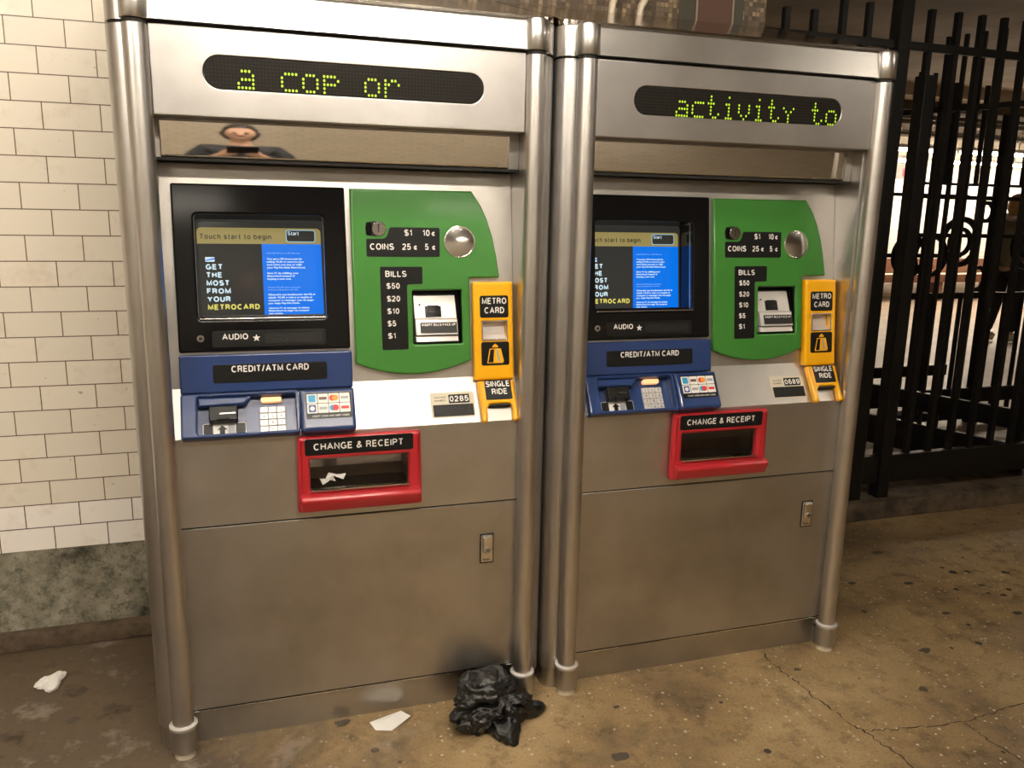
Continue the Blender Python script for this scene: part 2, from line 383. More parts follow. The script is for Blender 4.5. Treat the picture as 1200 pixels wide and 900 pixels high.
def text(name, lines, fr, d, mt, parent, ext=.0006):
    full = []
    for l in lines:
        l = list(l) + [None]*(8-len(l))
        l[4] = l[4] or 'LEFT'; l[5] = .02 if l[5] is None else l[5]; l[7] = l[7] or 1.0
        full.append(tuple(l))
    bm = text_mesh(full, fr, d, ext)
    me = bpy.data.meshes.new(name); bm.to_mesh(me); bm.free()
    return link(name, me, mt, parent)
def _arc(cx, cy, rx, ry, a0, a1, n=14): return [(cx + rx*math.cos(math.radians(a0+(a1-a0)*k/n)), cy + ry*math.sin(math.radians(a0+(a1-a0)*k/n))) for k in range(n+1)]
_S = _arc(.29, .75, .27, .25, 25, 270) + _arc(.29, .25, .30, .25, 90, -155)
_C = _arc(.34, .5, .34, .5, 48, 312, 20)
GL = {
 'A': (.70, [[(0, 0), (.35, 1), (.70, 0)], [(.13, .33), (.57, .33)]]),
 'B': (.56, [[(0, 0), (0, 1)] + _arc(.32, .765, .22, .235, 90, -90) + [(0, .53)], [(0, .53)] + _arc(.32, .265, .24, .265, 90, -90) + [(0, 0), (0, .1)]]),
 'C': (.66, [_C]), 'G': (.68, [_C[:-1] + [(.62, .14), (.66, .42), (.40, .42)], [(.66, .42), (.66, 0)]]),
 'D': (.60, [[(0, 0), (0, 1)] + _arc(.24, .5, .36, .5, 90, -90, 16) + [(0, 0), (0, .1)]]),
 'E': (.50, [[(.5, 1), (0, 1), (0, 0), (.52, 0)], [(0, .52), (.46, .52)]]), 'F': (.48, [[(.5, 1), (0, 1), (0, 0)], [(0, .52), (.42, .52)]]),
 'H': (.58, [[(0, 0), (0, 1)], [(.58, 0), (.58, 1)], [(0, .52), (.58, .52)]]), 'I': (.0, [[(0, 0), (0, 1)]]),
 'L': (.46, [[(0, 1), (0, 0), (.48, 0)]]), 'M': (.72, [[(0, 0), (0, 1), (.36, .12), (.72, 1), (.72, 0)]]), 'N': (.58, [[(0, 0), (0, 1), (.58, 0), (.58, 1)]]),
 'O': (.70, [_arc(.35, .5, .35, .5, 0, 360, 28)]), 'P': (.54, [[(0, 0), (0, 1)] + _arc(.30, .735, .24, .265, 90, -90) + [(0, .47)]]),
 'R': (.58, [[(0, 0), (0, 1)] + _arc(.32, .755, .22, .245, 90, -90) + [(0, .51)], [(.32, .51), (.48, .40), (.51, .15), (.57, 0)]]),
 'S': (.60, [_S]), 'T': (.58, [[(0, 1), (.58, 1)], [(.29, 1), (.29, 0)]]), 'U': (.58, [[(0, 1)] + _arc(.29, .29, .29, .29, 180, 360) + [(.58, 1)]]),
 'Y': (.66, [[(0, 1), (.33, .46), (.66, 1)], [(.33, .46), (.33, 0)]]),
 '/': (.30, [[(0, -.05), (.30, 1.05)]]),
 '&': (.66, [[(.66, 0), (.24, .62), (.17, .80), (.24, .96), (.36, .98), (.46, .86), (.42, .70), (.12, .42), (.02, .24), (.08, .06), (.26, -.01), (.44, .08), (.60, .42)]]),
 '$': (.58, [_S, [(.29, -.13), (.29, 1.13)]]), '\u00a2': (.50, [_arc(.25, .42, .25, .36, 50, 310), [(.25, -.06), (.25, .92)]]),
 '0': (.48, [_arc(.24, .5, .24, .5, 0, 360, 26)]), '1': (.22, [[(0, .76), (.18, .84), (.22, 1), (.22, 0)]]),
 '2': (.50, [_arc(.24, .72, .24, .28, 160, -20) + [(.36, .45), (.06, .16), (.0, 0), (.50, 0)]]),
 '5': (.50, [[(.46, 1), (.09, 1), (.04, .52)] + _arc(.24, .31, .26, .31, 125, -155)]),
 '6': (.48, [_arc(.25, .74, .23, .26, 30, 180, 8) + [(.0, .5)] + _arc(.24, .30, .24, .30, 180, 540, 20)]),
 '8': (.48, [_arc(.24, .76, .21, .24, -90, 270, 20), _arc(.24, .26, .24, .26, -90, 270, 20)]), '9': (.48, [_arc(.23, .26, .23, .26, 210, 360, 8) + [(.48, .5)] + _arc(.24, .70, .24, .30, 0, 360, 20)]),
 'o': (.48, [_arc(.24, .36, .24, .36, 0, 360, 22)]), 'u': (.42, [[(0, .72)] + _arc(.20, .22, .20, .22, 180, 360) + [(.42, .72)], [(.42, .3), (.42, 0)]]), 'c': (.44, [_arc(.24, .36, .24, .36, 48, 312)]),
 'h': (.42, [[(0, 0), (0, 1)], [(0, .45)] + _arc(.21, .48, .21, .24, 170, 0) + [(.42, 0)]]), 'n': (.42, [[(0, 0), (0, .72)], [(0, .45)] + _arc(.21, .48, .21, .24, 170, 0) + [(.42, 0)]]),
 's': (.42, [_arc(.21, .54, .19, .18, 25, 270, 10) + _arc(.21, .18, .21, .18, 90, -155, 10)]), 't': (.26, [[(.10, .96), (.10, .12), (.16, 0), (.28, 0)], [(0, .72), (.27, .72)]]),
 'a': (.44, [_arc(.22, .52, .20, .20, 160, 0, 8) + [(.42, .0)], [(.42, .42), (.14, .38)] + _arc(.16, .18, .16, .18, 110, 280, 8) + [(.34, .06), (.42, .2)]]),
 'r': (.24, [[(0, 0), (0, .72)], [(0, .46), (.08, .66), (.26, .70)]]), 'b': (.46, [[(0, 0), (0, 1)], _arc(.23, .36, .23, .36, 180, 540, 20)]),
 'e': (.46, [[(.0, .36), (.46, .36)] + _arc(.23, .36, .23, .36, 0, 320, 18)]), 'g': (.44, [_arc(.22, .38, .22, .34, 0, 360, 20), [(.44, .72), (.44, -.05)] + _arc(.22, -.05, .22, .22, 0, -160, 8)]), 'i': (0, [[(0, 0), (0, .72)], [(0, .90), (0, 1.04)]]),
}
def stroke_text(lines, fr, d, wt=.17):
    F = FR[fr] if isinstance(fr, str) else fr; bm = bmesh.new()
    for l in lines:
        t, x, s_, h = l[:4]; wd = l[6] if len(l) > 6 else None; w_ = l[5] if len(l) > 5 and l[5] else wt
        segs = []; pen = 0.
        for ch in t:
            if ch == ' ': pen += .42; continue
            W, st = GL[ch]
            for pl in st: segs.append([(pen + w_/2 + px, w_/2 + py*(1-w_)) for px, py in pl])
            pen += W + w_ + .15
        pen -= .15
        kx = (wd/(pen*h)) if wd else 1.
        for pl in segs:
            P_ = [Vector((a*kx, b)) for a, b in pl]; n = len(P_); closed = (P_[0]-P_[-1]).length < 1e-4
            if closed: P_ = P_[:-1]; n -= 1
            L_ = []
            for i in range(n):
                p = P_[i]; a = P_[i-1] if (i or closed) else None; b = P_[(i+1) % n] if (i < n-1 or closed) else None
                t0 = (p-a).normalized() if a is not None else (b-p).normalized(); t1 = (b-p).normalized() if b is not None else t0
                n0 = Vector((-t0.y, t0.x)); n1 = Vector((-t1.y, t1.x)); mm = n0+n1
                if mm.length < .2: mm = n0
                mm.normalize(); k = min(1/max(mm.dot(n0), .4), 1.9)
                o_ = mm*k*w_/2; L_.append((p+o_, p-o_))
            vs = [[bm.verts.new(F @ Vector((x + q.x*h, s_ + q.y*h, d))) for q in pr_] for pr_ in L_]
            for i in range(n if closed else n-1):
                j = (i+1) % n
                bm.faces.new((vs[i][0], vs[i][1], vs[j][1], vs[j][0]))
    return bm
def sign_text(name, lines, fr, d, mt, parent, wt=.17):
    bm = stroke_text(lines, fr, d, wt); me = bpy.data.meshes.new(name); bm.to_mesh(me); bm.free()
    return link(name, me, mt, parent)
def star_pts(cx, cy, r): return [(cx + (r if k % 2 == 0 else r*.42)*math.sin(PI*k/5), cy + (r if k % 2 == 0 else r*.42)*math.cos(PI*k/5)) for k in range(10)]

# ------------------------------------------------------------------ the setting
WY = .71                     # face of the tiled wall behind the machines
def struct(name, x0, x1, y0, y1, z0, z1, mt, b=0.):
    return tag(boxo(name, x0, x1, y0, y1, z0, z1, mt, None, b), kind='structure')
struct('floor', -3.2, 9.0, -6.4, .95, -.2, 0, 'floor')
FLOOR = bpy.data.objects['floor']
struct('floor_far', 2.05, 26, .95, 18, -.2, 0, 'far_floor')
struct('wall_back', -3.2, 2.04, WY, WY+.24, .325, 2.75, 'tile')
struct('trim_1', -3.2, 2.04, WY-.004, WY+.24, .035, .325, 'concrete_base')
o = struct('trim_2', -3.2, 2.04, WY-.035, WY+.24, 0, .062, 'curb', .012)
struct('wall_front', -3.2, 9.0, -6.6, -6.4, 0, 2.75, 'tile_opp')
struct('wall_left', -3.4, -3.2, -6.6, .95, 0, 2.75, 'tile_side')
struct('ceiling', -3.4, 9.0, -6.6, 1.35, 2.75, 3.12, 'ceil')
struct('ceiling_far', 2.04, 26, 1.35, 18, 3.12, 3.3, 'ceil')
# mosaic frieze above the machines
struct('trim_3', -.2, 2.04, WY-.008, WY, 2.0, 2.45, 'mosaic')
struct('trim_4', 1.755, 1.90, WY-.014, WY-.008, 2.0, 2.45, 'mosaic_red')
struct('trim_5', 1.690, 1.755, WY-.012, WY-.008, 2.0, 2.45, 'mosaic_green')
struct('trim_6', 1.90, 1.945, WY-.012, WY-.008, 2.0, 2.45, 'mosaic_green')
struct('trim_7', 1.752, 1.758, WY-.017, WY-.014, 2.0, 2.45, 'mosaic_line')
struct('trim_8', 1.897, 1.903, WY-.017, WY-.014, 2.0, 2.45, 'mosaic_line')
# step under the fence
struct('trim_9', 2.04, 9.0, .93, 1.30, 0, .094, 'curb', .012)
# far hall
struct('wall_far', 2.04, 26, 10.2, 10.4, 0, 2.12, 'tile_far')
struct('trim_10', 2.04, 26, 10.18, 10.4, 2.12, 3.12, 'beam')
struct('trim_11', 2.04, 26, 7.0, 7.35, 2.98, 3.12, 'beam')
struct('trim_12', 2.04, 26, 7.35, 10.2, 2.86, 3.12, 'ceil_far')
struct('wall_side', 1.84, 2.04, .95, 10.4, 0, 3.12, 'tile_side')
struct('wall_right', 8.9, 9.0, -6.4, .95, 0, 2.75, 'tile_side')

# floor marks belong to the floor
def strip(bm, pts, w0):
    prev = None
    for i, p in enumerate(pts):
        p = Vector((*p, 0)); t = Vector((*pts[min(i+1, len(pts)-1)], 0)) - Vector((*pts[max(i-1, 0)], 0)); t.normalize(); nn = Vector((-t.y, t.x, 0))
        wd = w0*(.4 + .9*random.random()); a = bm.verts.new(p + nn*wd + Vector((0, 0, .0012))); b = bm.verts.new(p - nn*wd + Vector((0, 0, .0012)))
        if prev: bm.faces.new((prev[0], a, b, prev[1]))
        prev = (a, b)
def subdiv(pts, k=7, j=.006):
    out = []
    for i in range(len(pts)-1):
        for q in range(k):
            t = q/k; out.append((pts[i][0]*(1-t)+pts[i+1][0]*t + random.uniform(-j, j), pts[i][1]*(1-t)+pts[i+1][1]*t + random.uniform(-j, j)))
    return out + [pts[-1]]
cr = [(1.775, .038), (1.76, -.039), (1.764, -.092), (1.772, -.154), (1.77, -.239), (1.78, -.304), (1.789, -.383), (1.803, -.435), (1.811, -.506), (1.82, -.588), (1.83, -.7)]
for pts, w0 in ((cr, .0022), ([(1.793, -.412), (1.892, -.433), (2.025, -.45), (2.113, -.455), (2.233, -.446), (2.361, -.434), (2.6, -.40)], .0017),
                ([(2.107, -.461), (2.108, -.546), (2.123, -.64), (2.15, -.75)], .0017)):
    bm = bmesh.new(); strip(bm, subdiv(pts), w0); bm_obj('floor_crack', bm, 'crackm', FLOOR)
for (x, y, r) in ((1.091, -.325, .030), (1.176, -.119, .012), (2.304, -.11, .026), (2.123, -.292, .018), (2.896, .358, .022), (3.107, .3, .02), (2.636, .323, .024),
                  (2.841, .012, .024), (2.582, .083, .02), (1.816, -.091, .014), (.405, .022, .026), (2.909, .233, .015), (2.418, .383, .02), (2.918, .139, .017),
                  (-.308, .238, .022), (-.309, .398, .018), (2.731, .606, .03)):
    bm = bmesh.new(); ph = random.random()*6; r *= .8
    vs = [bm.verts.new((x + r*(1+.25*math.sin(3*a+ph)+.15*math.sin(5*a-ph))*math.cos(a), y + r*.8*(1+.25*math.sin(2*a+ph))*math.sin(a), .0016)) for a in [2*PI*k/22 for k in range(22)]]
    bm.faces.new(vs); bm_obj('gum_spot', bm, 'gum', FLOOR)

# ------------------------------------------------------------------ fare vending machines
DOT = {'a': ['01110', '00001', '01111', '10001', '11111'], 'c': ['11111', '10000', '10000', '10000', '11111'], 'o': ['01110', '10001', '10001', '10001', '01110'],
       'p': ['11110', '10001', '11110', '10000', '10000'], 'r': ['10110', '11001', '10000', '10000', '10000'], ' ': ['00000']*5,
       't': ['01000', '01000', '11100', '01000', '01000', '01001', '00110'], 'i': ['00100', '00000', '01100', '00100', '00100', '00100', '01110'],
       'v': ['10001', '10001', '10001', '01010', '00100'], 'y': ['10001', '01010', '00100', '00100', '00100']}
DOT['c'] = ['01111', '10000', '10000', '10000', '01111']
def led_text(name, s, x0, z0, px, pz, parent):
    words = [[]]
    for i, ch in enumerate(s):
        if ch == ' ': words.append([])
        else: words[-1].append((i, ch))
    for wd in words:
        bm = bmesh.new()
        _led_word(bm, wd, x0, z0, px, pz)
        bm_obj(name, bm, 'led_on', parent)
def _led_word(bm, wd, x0, z0, px, pz):
    for i, ch in wd:
        g = DOT[ch]
        for rI, row in enumerate(g):
            for cI, b in enumerate(row):
                if b == '1':
                    x = x0 + (i*6 + cI)*px; z = z0 + (len(g)-1-rI)*pz
                    vs = [bm.verts.new((x + .0027*math.cos(2*PI*k/8), -.0012, z + .0032*math.sin(2*PI*k/8))) for k in range(8)]
                    bm.faces.new(vs)

IN0, IN1 = .014, .910        # inner faces of the recess
TW = .9243                   # tube spacing
def machine(ox, label, led, led_x, led_z, serial):
    T = thing('fare_vending_machine', label, 'ticket machine', (ox, 0, 0), 'fare vending machines')
    # side columns with a rounded outer corner
    for sgn in (-1, 1):
        X = lambda q: q if sgn < 0 else TW - q
        def prof(e=0.):
            return [(X(IN0), .04), (X(-.020), .022-e)] + [(X(-.021 - (.046+e)*math.sin(a)), .068 - (.046+e)*math.cos(a)) for a in [PI/2*k/8 for k in range(9)]] + [(X(-.067-e), .66), (X(IN0), .66)]
        bm = bmesh.new(); prism_z(bm, prof(), .066, 1.794); bm_obj('side_column', bm, 'steel', T, 35)
        bm = bmesh.new(); prism_z(bm, prof(-.006), 0.0, .062); bm_obj('column_foot', bm, 'steel_low', T, 35)
        bm = bmesh.new(); prism_z(bm, prof(-.008), .062, .066); bm_obj('column_gap', bm, 'dark_gap', T)
        bm = bmesh.new(); prism_z(bm, prof(-.006), 1.794, 1.801); bm_obj('column_gap', bm, 'dark_gap', T)
        # cap block over the column
        pr = prof(.0); bm = bmesh.new(); prism_z(bm, pr, 1.801, 1.874); bm_obj('column_cap', bm, 'steel_cap', T, 35)
        cx = X(0.)
        bm = bmesh.new(); lathe(bm, cx, 0, [(.0262, .085), (.0262, 1.789)]); tb = bm_obj('bumper_tube', bm, 'steel_tube', T, 40)
        bm = bmesh.new(); lathe(bm, cx, 0, [(.024, 1.786), (.024, 1.800)]); bm_obj('seam', bm, 'dark_gap', tb)
        bm = bmesh.new(); lathe(bm, cx, 0, [(.029, 1.799), (.0305, 1.801), (.0305, 1.868), (.028, 1.873), (.02, 1.875)]); bm_obj('cap_sleeve', bm, 'steel_cap', tb, 40)
        bm = bmesh.new(); lathe(bm, cx, 0, [(.027, .018), (.0325, .020), (.0325, .086), (.0325, .0861)]); bm_obj('foot_sleeve', bm, 'steel_low', tb, 40)
        bm = bmesh.new(); lathe(bm, cx, 0, [(.0330, .083), (.0348, .085), (.0348, .092), (.0270, .095)]); bm_obj('foot_ring', bm, 'key', tb, 50)
        bm = bmesh.new(); lathe(bm, cx, 0, [(.026, 0.), (.026, .0185)]); bm_obj('leveler', bm, 'sticker_cream', tb)
    # header, cap band, hood
    xl, xr = IN0+.0005, IN1-.0005
    z0, z1 = 1.603, 1.794
    hl = rr(.1355, 1.664, .7880, 1.737, .036, 10)
    H = plate('header_panel', [[(xl+.012, z0), (xr-.012, z0), (xr-.012, z1), (xl+.012, z1)], hl], 'head', -.03, 0, 'steel', T, .002)
    bm = bmesh.new(); box(bm, xl, xr, .032, .60, z0+.002, z1); bm_obj('header_box', bm, 'steel_panel', T)
    D = plate('led_display', [rr(.137, 1.6655, .7865, 1.7355, .034, 10)], 'head', -.026, -.001, 'led_off', T)
    led_text('lettering', led, led_x, led_z, .00795, .0090, D)
    bm = bmesh.new(); box(bm, xl, xr, .004, .60, 1.794, 1.801); bm_obj('header_gap', bm, 'dark_gap', T)
    bm = bmesh.new(); prism_x(bm, [(-.012, 1.801), (-.004, 1.868), (.004, 1.876), (.60, 1.876), (.60, 1.801)], xl+.012, xr-.012); bm_obj('cap_band', bm, 'steel_cap', T, 35)
    a0, a1 = -.0665, TW+.0665
    pl = [(a0, .66)] + [(-.021 - .0455*math.sin(a), .072 - .0455*math.cos(a)) for a in [PI/2*k/8 for k in range(8, -1, -1)]]
    pl += [(TW - p[0], p[1]) for p in pl[::-1]]
    bm = bmesh.new(); n = len(pl)
    lo = [bm.verts.new((x, y, 1.8765)) for x, y in pl]; hi = [bm.verts.new((x, y, 1.880 + max(0, y-.0)*.285)) for x, y in pl]
    for i in range(n): bm.faces.new((lo[i], lo[(i+1) % n], hi[(i+1) % n], hi[i]))
    bm.faces.new(lo[::-1])
    # sloped top: strips between matching left and right points
    h2 = n//2
    for i in range(h2-1): bm.faces.new((hi[i], hi[i+1], hi[n-2-i], hi[n-1-i]))
    bm_obj('sloped_hood', bm, 'hood', T)
    # mirror strip
    mp = [(.0930, 1.5160), (.0850, 1.5162), (.0800, 1.5170), (.0770, 1.5190), (.0752, 1.5220)]
    for k in range(1, 11):
        zz = 1.5220 + .075*k/10; mp.append((mp[-1][0] - .0075*(.072-.052*(k-.5)/10), zz))
    mp += [(.0930, 1.5970)]
    bm = bmesh.new(); prism_x(bm, mp, .030, .880); mo = bm_obj('convex_mirror', bm, 'mirror', T, 25)
    bm = bmesh.new(); box(bm, xl, xr, .100, .60, 1.511, 1.604); box(bm, .880, xr, .082, .100, 1.511, 1.604); box(bm, xl, .030, .082, .100, 1.511, 1.604)
    box(bm, .030, .880, .080, .100, 1.597, 1.604)
    bm_obj('mirror_frame', bm, 'steel_low', T)
    boxo('mirror_sill', xl, xr, .080, .2, 1.509, 1.5155, 'dark_gap', T)
    # main sloped panel with openings
    so = rr(.0895, .1700, .4005, .4300, .010)
    bl = rr(.6245, .0945, .7595, .2380, .004)
    P = plate('back_panel', [[(xl, -.004), (xr, -.004), (xr, .552), (xl, .552)], so, bl], 'main', -.006, 0, 'steel_panel', T)
    boxo('cabinet_body', xl, xr, .30, .66, .066, 1.60, 'steel_low', T)
    # screen
    B = plate('screen_bezel', [rpoly([(.0405, .0900), (.4580, .0900), (.4560, .5025), (.0405, .5025)], .006), so], 'main', .0005, .016, 'black_gloss', T, .005)
    well = bmesh.new()
    a = [Vector((x, s)) for x, s in so]; inn = [Vector((.245 + (p.x-.245)*1.03, .300 + (p.y-.300)*.965)) for p in a]
    for i in range(len(a)):
        j = (i+1) % len(a)
        q = [well.verts.new(FR['main'] @ Vector((p.x, p.y, d))) for p, d in ((a[i], .006), (a[j], .006), (inn[j], -.078), (inn[i], -.078))]
        well.faces.new(q)
    bmesh.ops.remove_doubles(well, verts=well.verts, dist=1e-5)
    bm_obj('screen_well', well, 'black_gloss', B, 40)
    plate('screen_ledge', [rr(.096, .1725, .396, .1805, .003)], 'main', -.060, .0075, 'black_gloss', B, .003)
    plate('ledge_trim', [rr(.092, .1700, .399, .1740, .0015)], 'main', .004, .0172, 'chrome', B, .0015)
    S = plate('screen', [[(.075, .16), (.415, .16), (.415, .44), (.075, .44)]], 'main', -.080, -.072, 'scr_dark', T)
    sd_ = -.0715
    plate('title_banner', [rpoly([(.0905, .3640), (.3990, .3640), (.3990, .4050), (.0905, .4050)], [0, 0, .012, .012])], 'main', sd_, sd_+.0004, 'scr_gold', S)
    sign_text('banner_lettering', [('Touch start to begin', .0970, .3755, .0140, 'LEFT', .20, .176)], 'main', sd_+.0008, 'scr_olive', S)
    plate('button_outline', [rr(.3100, .3690, .3850, .4010, .006)], 'main', sd_+.0006, sd_+.0009, 'scr_cyan', S)
    plate('start_button', [rr(.3120, .3710, .3830, .3990, .005)], 'main', sd_+.001, sd_+.0013, 'scr_dark', S)
    sign_text('button_lettering', [('Start', .3150, .3870, .0100, 'LEFT', .14, .028)], 'main', sd_+.0016, 'scr_white', S)
    plate('text_panel', [[(.2480, .1780), (.4005, .1780), (.3990, .3640), (.2480, .3640)]], 'main', sd_, sd_+.0004, 'scr_blue', S)
    big = []; s0 = .2980
    for i, t in enumerate(('GET', 'THE', 'MOST', 'FROM', 'YOUR')):
        big.append((t, .1085, s0 - i*.0206, .0142, 'LEFT', .24, (.0415, .0390, .0560, .0585, .0570)[i]))
    sign_text('slogan_lettering', big, 'main', sd_+.0006, 'scr_white', S)
    sign_text('card_lettering', [('METROCARD', .1090, .1950, .0142, 'LEFT', .24, .128)], 'main', sd_+.0006, 'scr_yellow', S)
    plate('card_icon', [rr(.1080, .3180, .1310, .3300, .002)], 'main', sd_, sd_+.0005, 'scr_white', S)
    plate('card_icon_stripe', [[(.1080, .3205), (.1310, .3235), (.1310, .3275), (.1080, .3225)]], 'main', sd_+.0006, sd_+.0008, 'scr_blue', S)
    L1 = [('Add $5.50 for a 5% Bonus', .3390, .0046, .084, 0), ('You get a 5% bonus just by', .3235, .0060, .090, 1), ('adding $5.50 or more to your', .3160, .0060, .095, 1), ('card when you buy or refill', .3085, .0060, .088, 1),
          ('your Pay-Per-Ride MetroCard.', .3010, .0060, .098, 1), ('Save $1 by refilling your', .2865, .0060, .080, 1), ('MetroCard instead of', .2790, .0060, .070, 1), ('buying a new one', .2715, .0060, .060, 1),
          ('A\u00f1ade $5.50 para obtener', .2500, .0046, .084, 0), ('una bonificaci\u00f3n de 5%', .2435, .0046, .077, 0), ('Obtendr\u00e1 una bonificaci\u00f3n del 5% al', .2305, .0060, .120, 1), ('a\u00f1adir $5.50 o m\u00e1s a su tarjeta al', .2230, .0060, .112, 1),
          ('comprar o recargar una de pago', .2155, .0060, .116, 1), ('por viaje Pay-Per-Ride.', .2080, .0060, .080, 1), ('Ahorre $1 al recargar la misma', .1955, .0060, .104, 1), ('MetroCard en lugar de comprar', .1885, .0060, .104, 1), ('una nueva.', .1815, .0060, .036, 1)]
    text('panel_lettering', [(t, .2590, s, h*.74, 'LEFT', .05 if k else 0, wd) for t, s, h, wd, k in L1 if k], 'main', sd_+.0008, 'scr_white', S, .0001)
    text('panel_heading', [(t, .2590, s, h*.74, 'LEFT', .0, wd) for t, s, h, wd, k in L1 if not k], 'main', sd_+.0008, 'scr_pale', S, .0001)
    # audio plate
    plate('audio_plate', [rr(.1188, .1005, .3960, .1420, .006)], 'main', .0155, .0172, 'black', B, .0008)
    sign_text('audio_lettering', [('AUDIO', .1430, .1200, .0150, 'LEFT', .18, .0615)], 'main', .0176, 'white', B)
    plate('star_mark', [star_pts(.2245, .1228, .0098)], 'main', .0172, .0179, 'white', B)
    plate('braille_strip', [rr(.2450, .1080, .3860, .1340, .003)], 'main', .0170, .0178, 'braille', B)
    bm = bmesh.new(); tube(bm, [FR['main'] @ Vector((.0925, .1243, .012)), FR['main'] @ Vector((.0925, .1243, .0185))], .0085, 20); bm_obj('headphone_jack', bm, 'chrome', B, 40)
    bm = bmesh.new(); tube(bm, [FR['main'] @ Vector((.0925, .1243, .0183)), FR['main'] @ Vector((.0925, .1243, .0192))], .0045, 16); bm_obj('jack_hole', bm, 'dark_gap', B)
    # credit card header plate
    C1 = plate('credit_card_panel', [rpoly([(.0400, -.0115), (.4600, -.0115), (.4600, .0840), (.0400, .0840)], .004)], 'main', .0005, .024, 'blue', T, .004)
    plate('label_plate', [rr(.1170, .0125, .3950, .0585, .006)], 'main', .0235, .0252, 'label_black', C1, .0008)
    sign_text('lettering', [('CREDIT/ATM CARD', .1612, .0385, .0165, 'LEFT', None, .188, 1.1)], 'main', .0256, 'white', C1)
    # card reader on the sloping shelf
    SH = plate('shelf', [[(xl, -.0005), (xr, -.0005), (xr, .1305), (xl, .1305)]], 'shelf', -.004, 0, 'steel_panel', T)
    rec = rr(.0780, .0010, .3125, .0960, .006)
    CR = plate('card_reader', [rr(.0405, -.0085, .3190, .1050, .006), rec], 'shelf', .0005, .036, 'blue', T, .005)
    plate('reader_bed', [[(.060, -.004), (.316, -.004), (.316, .1), (.060, .1)]], 'shelf', .0005, .005, 'blue', CR)
    sl = plate('card_slot', [rr(.1050, .0330, .1720, .0720, .004)], 'shelf', .005, .034, 'black', CR, .003)
    plate('card_guide', [rr(.1230, .0340, .1520, .0400, .002)], 'shelf', .030, .042, 'black', CR, .002)
    plate('slot_opening', [rr(.1290, .0500, .1660, .0540, .001)], 'shelf', .0335, .0345, 'chrome', CR)
    plate('picture_plate', [rr(.0885, .0050, .1900, .0345, .004)], 'shelf', .005, .0068, 'sticker_white', CR)
    plate('plate_border', [rr(.0900, .0062, .1120, .0333, .003)], 'shelf', .0068, .0074, 'label_black', CR)
    plate('plate_border', [rr(.1660, .0062, .1885, .0333, .003)], 'shelf', .0068, .0074, 'label_black', CR)
    plate('card_pictogram', [rpoly([(.128, .006), (.128, .018), (.122, .018), (.1340, .029), (.146, .018), (.140, .018), (.140, .006)], .001)], 'shelf', .0068, .0074, 'label_black', CR)
    plate('card_picture', [rr(.1480, .0080, .1640, .0310, .002)], 'shelf', .0068, .0074, 'c_grey', CR)
    plate('reader_visor', [rpoly([(.0790, .0730), (.1900, .0730), (.2060, .0965), (.0790, .0965)], [.002, .012, .004, .002])], 'shelf', .004, .030, 'blue', CR, .006)
    kf = FR['shelf'] @ Matrix.Translation((0, .001, .005))
    kp = plate('keypad', [rr(.2225, .0015, .2875, .0700, .002)], kf, 0, .003, 'c_grey', CR, .001)
    for r_ in range(4):
        for c_ in range(3):
            x = .2240 + c_*.0210; s = .0030 + r_*.0168
            plate('key', [rr(x, s, x+.0190, s+.0150, .002)], kf, .003, .0065, 'key', CR, .0012)
            t = '123456789*0#'[(3-r_)*3 + c_]
            text('key_number', [(t, x+.0070, s+.0045, .0070, 'LEFT', .0)], kf, .0068, 'label_black', CR, .0002)
    plate('indicator_lamp', [rr(.2275, .0800, .2785, .0935, .005)], 'shelf', .005, .020, 'amber', CR, .002)
    # payment sticker box
    C2 = plate('payment_box', [rpoly([(.3215, -.0085), (.4590, -.0085), (.4590, .1030), (.3215, .1030)], [.010, .010, .004, .004])], 'shelf', .0005, .040, 'blue', T, .010, res=4)
    plate('card_sticker', [rr(.3360, .0230, .4490, .0920, .003)], 'shelf', .0395, .0404, 'label_black', C2)
    cols = ['c_blue', 'c_brown', 'c_red', 'c_grey', 'c_navy', 'c_grey', 'c_blue', 'c_red']
    for i in range(8):
        c_, r_ = i % 4, i//4; x = .3385 + c_*.0272; s = .0640 - r_*.0262
        plate('card_logo_cell', [rr(x, s, x+.0257, s+.0247, .001)], 'shelf', .0404, .0408, 'sticker_white', C2)
        if i == 2:
            plate('card_logo', [circ(x+.0095, s+.0124, .0080, 20)], 'shelf', .0408, .0411, 'c_red', C2); plate('card_logo', [circ(x+.0165, s+.0124, .0080, 20)], 'shelf', .0409, .0412, 'c_orange', C2)
        elif i == 6:
            plate('card_logo', [circ(x+.0095, s+.0124, .0080, 20)], 'shelf', .0408, .0411, 'c_blue', C2); plate('card_logo', [circ(x+.0165, s+.0124, .0080, 20)], 'shelf', .0409, .0412, 'c_red', C2)
        elif i in (0, 4):
            plate('card_logo', [rr(x+.004, s+.003, x+.0217, s+.0217, .002)], 'shelf', .0408, .0411, cols[i], C2)
            if i == 4: plate('card_logo_mark', [circ(x+.0128, s+.0124, .0060, 20)], 'shelf', .0411, .0413, 'sticker_white', C2)
        else:
            plate('card_logo', [rr(x+.003, s+.0085, x+.0227, s+.0160, .002)], 'shelf', .0408, .0411, cols[i], C2)
    text('sticker_lettering', [('CREDIT CARDS AND DEBIT CARDS', .3500, .0275, .0048, 'LEFT', 0, .092)], 'shelf', .0408, 'sticker_white', C2, .0002)
    # green coin and bill panel
    gx = [(.4690, .4995), (.7930, .5010), (.8190, .4620), (.8350, .4260), (.8490, .3800), (.8590, .3300), (.8665, .2770), (.8655, .2705), (.7825, .2700), (.7825, .0470)]
    arc = [(.7825 - (.7825-.4705)*t, .0470 - (1-(2*t-1)**2)*.0330*1.0 + .0010*t) for t in [k/14 for k in range(1, 14)]]
    gout = gx + arc + [(.4705, .0490)]
    G = plate('coin_and_bill_panel', [gout, bl], 'main', .0005, .018, 'green', T, .005)
    d = .0178
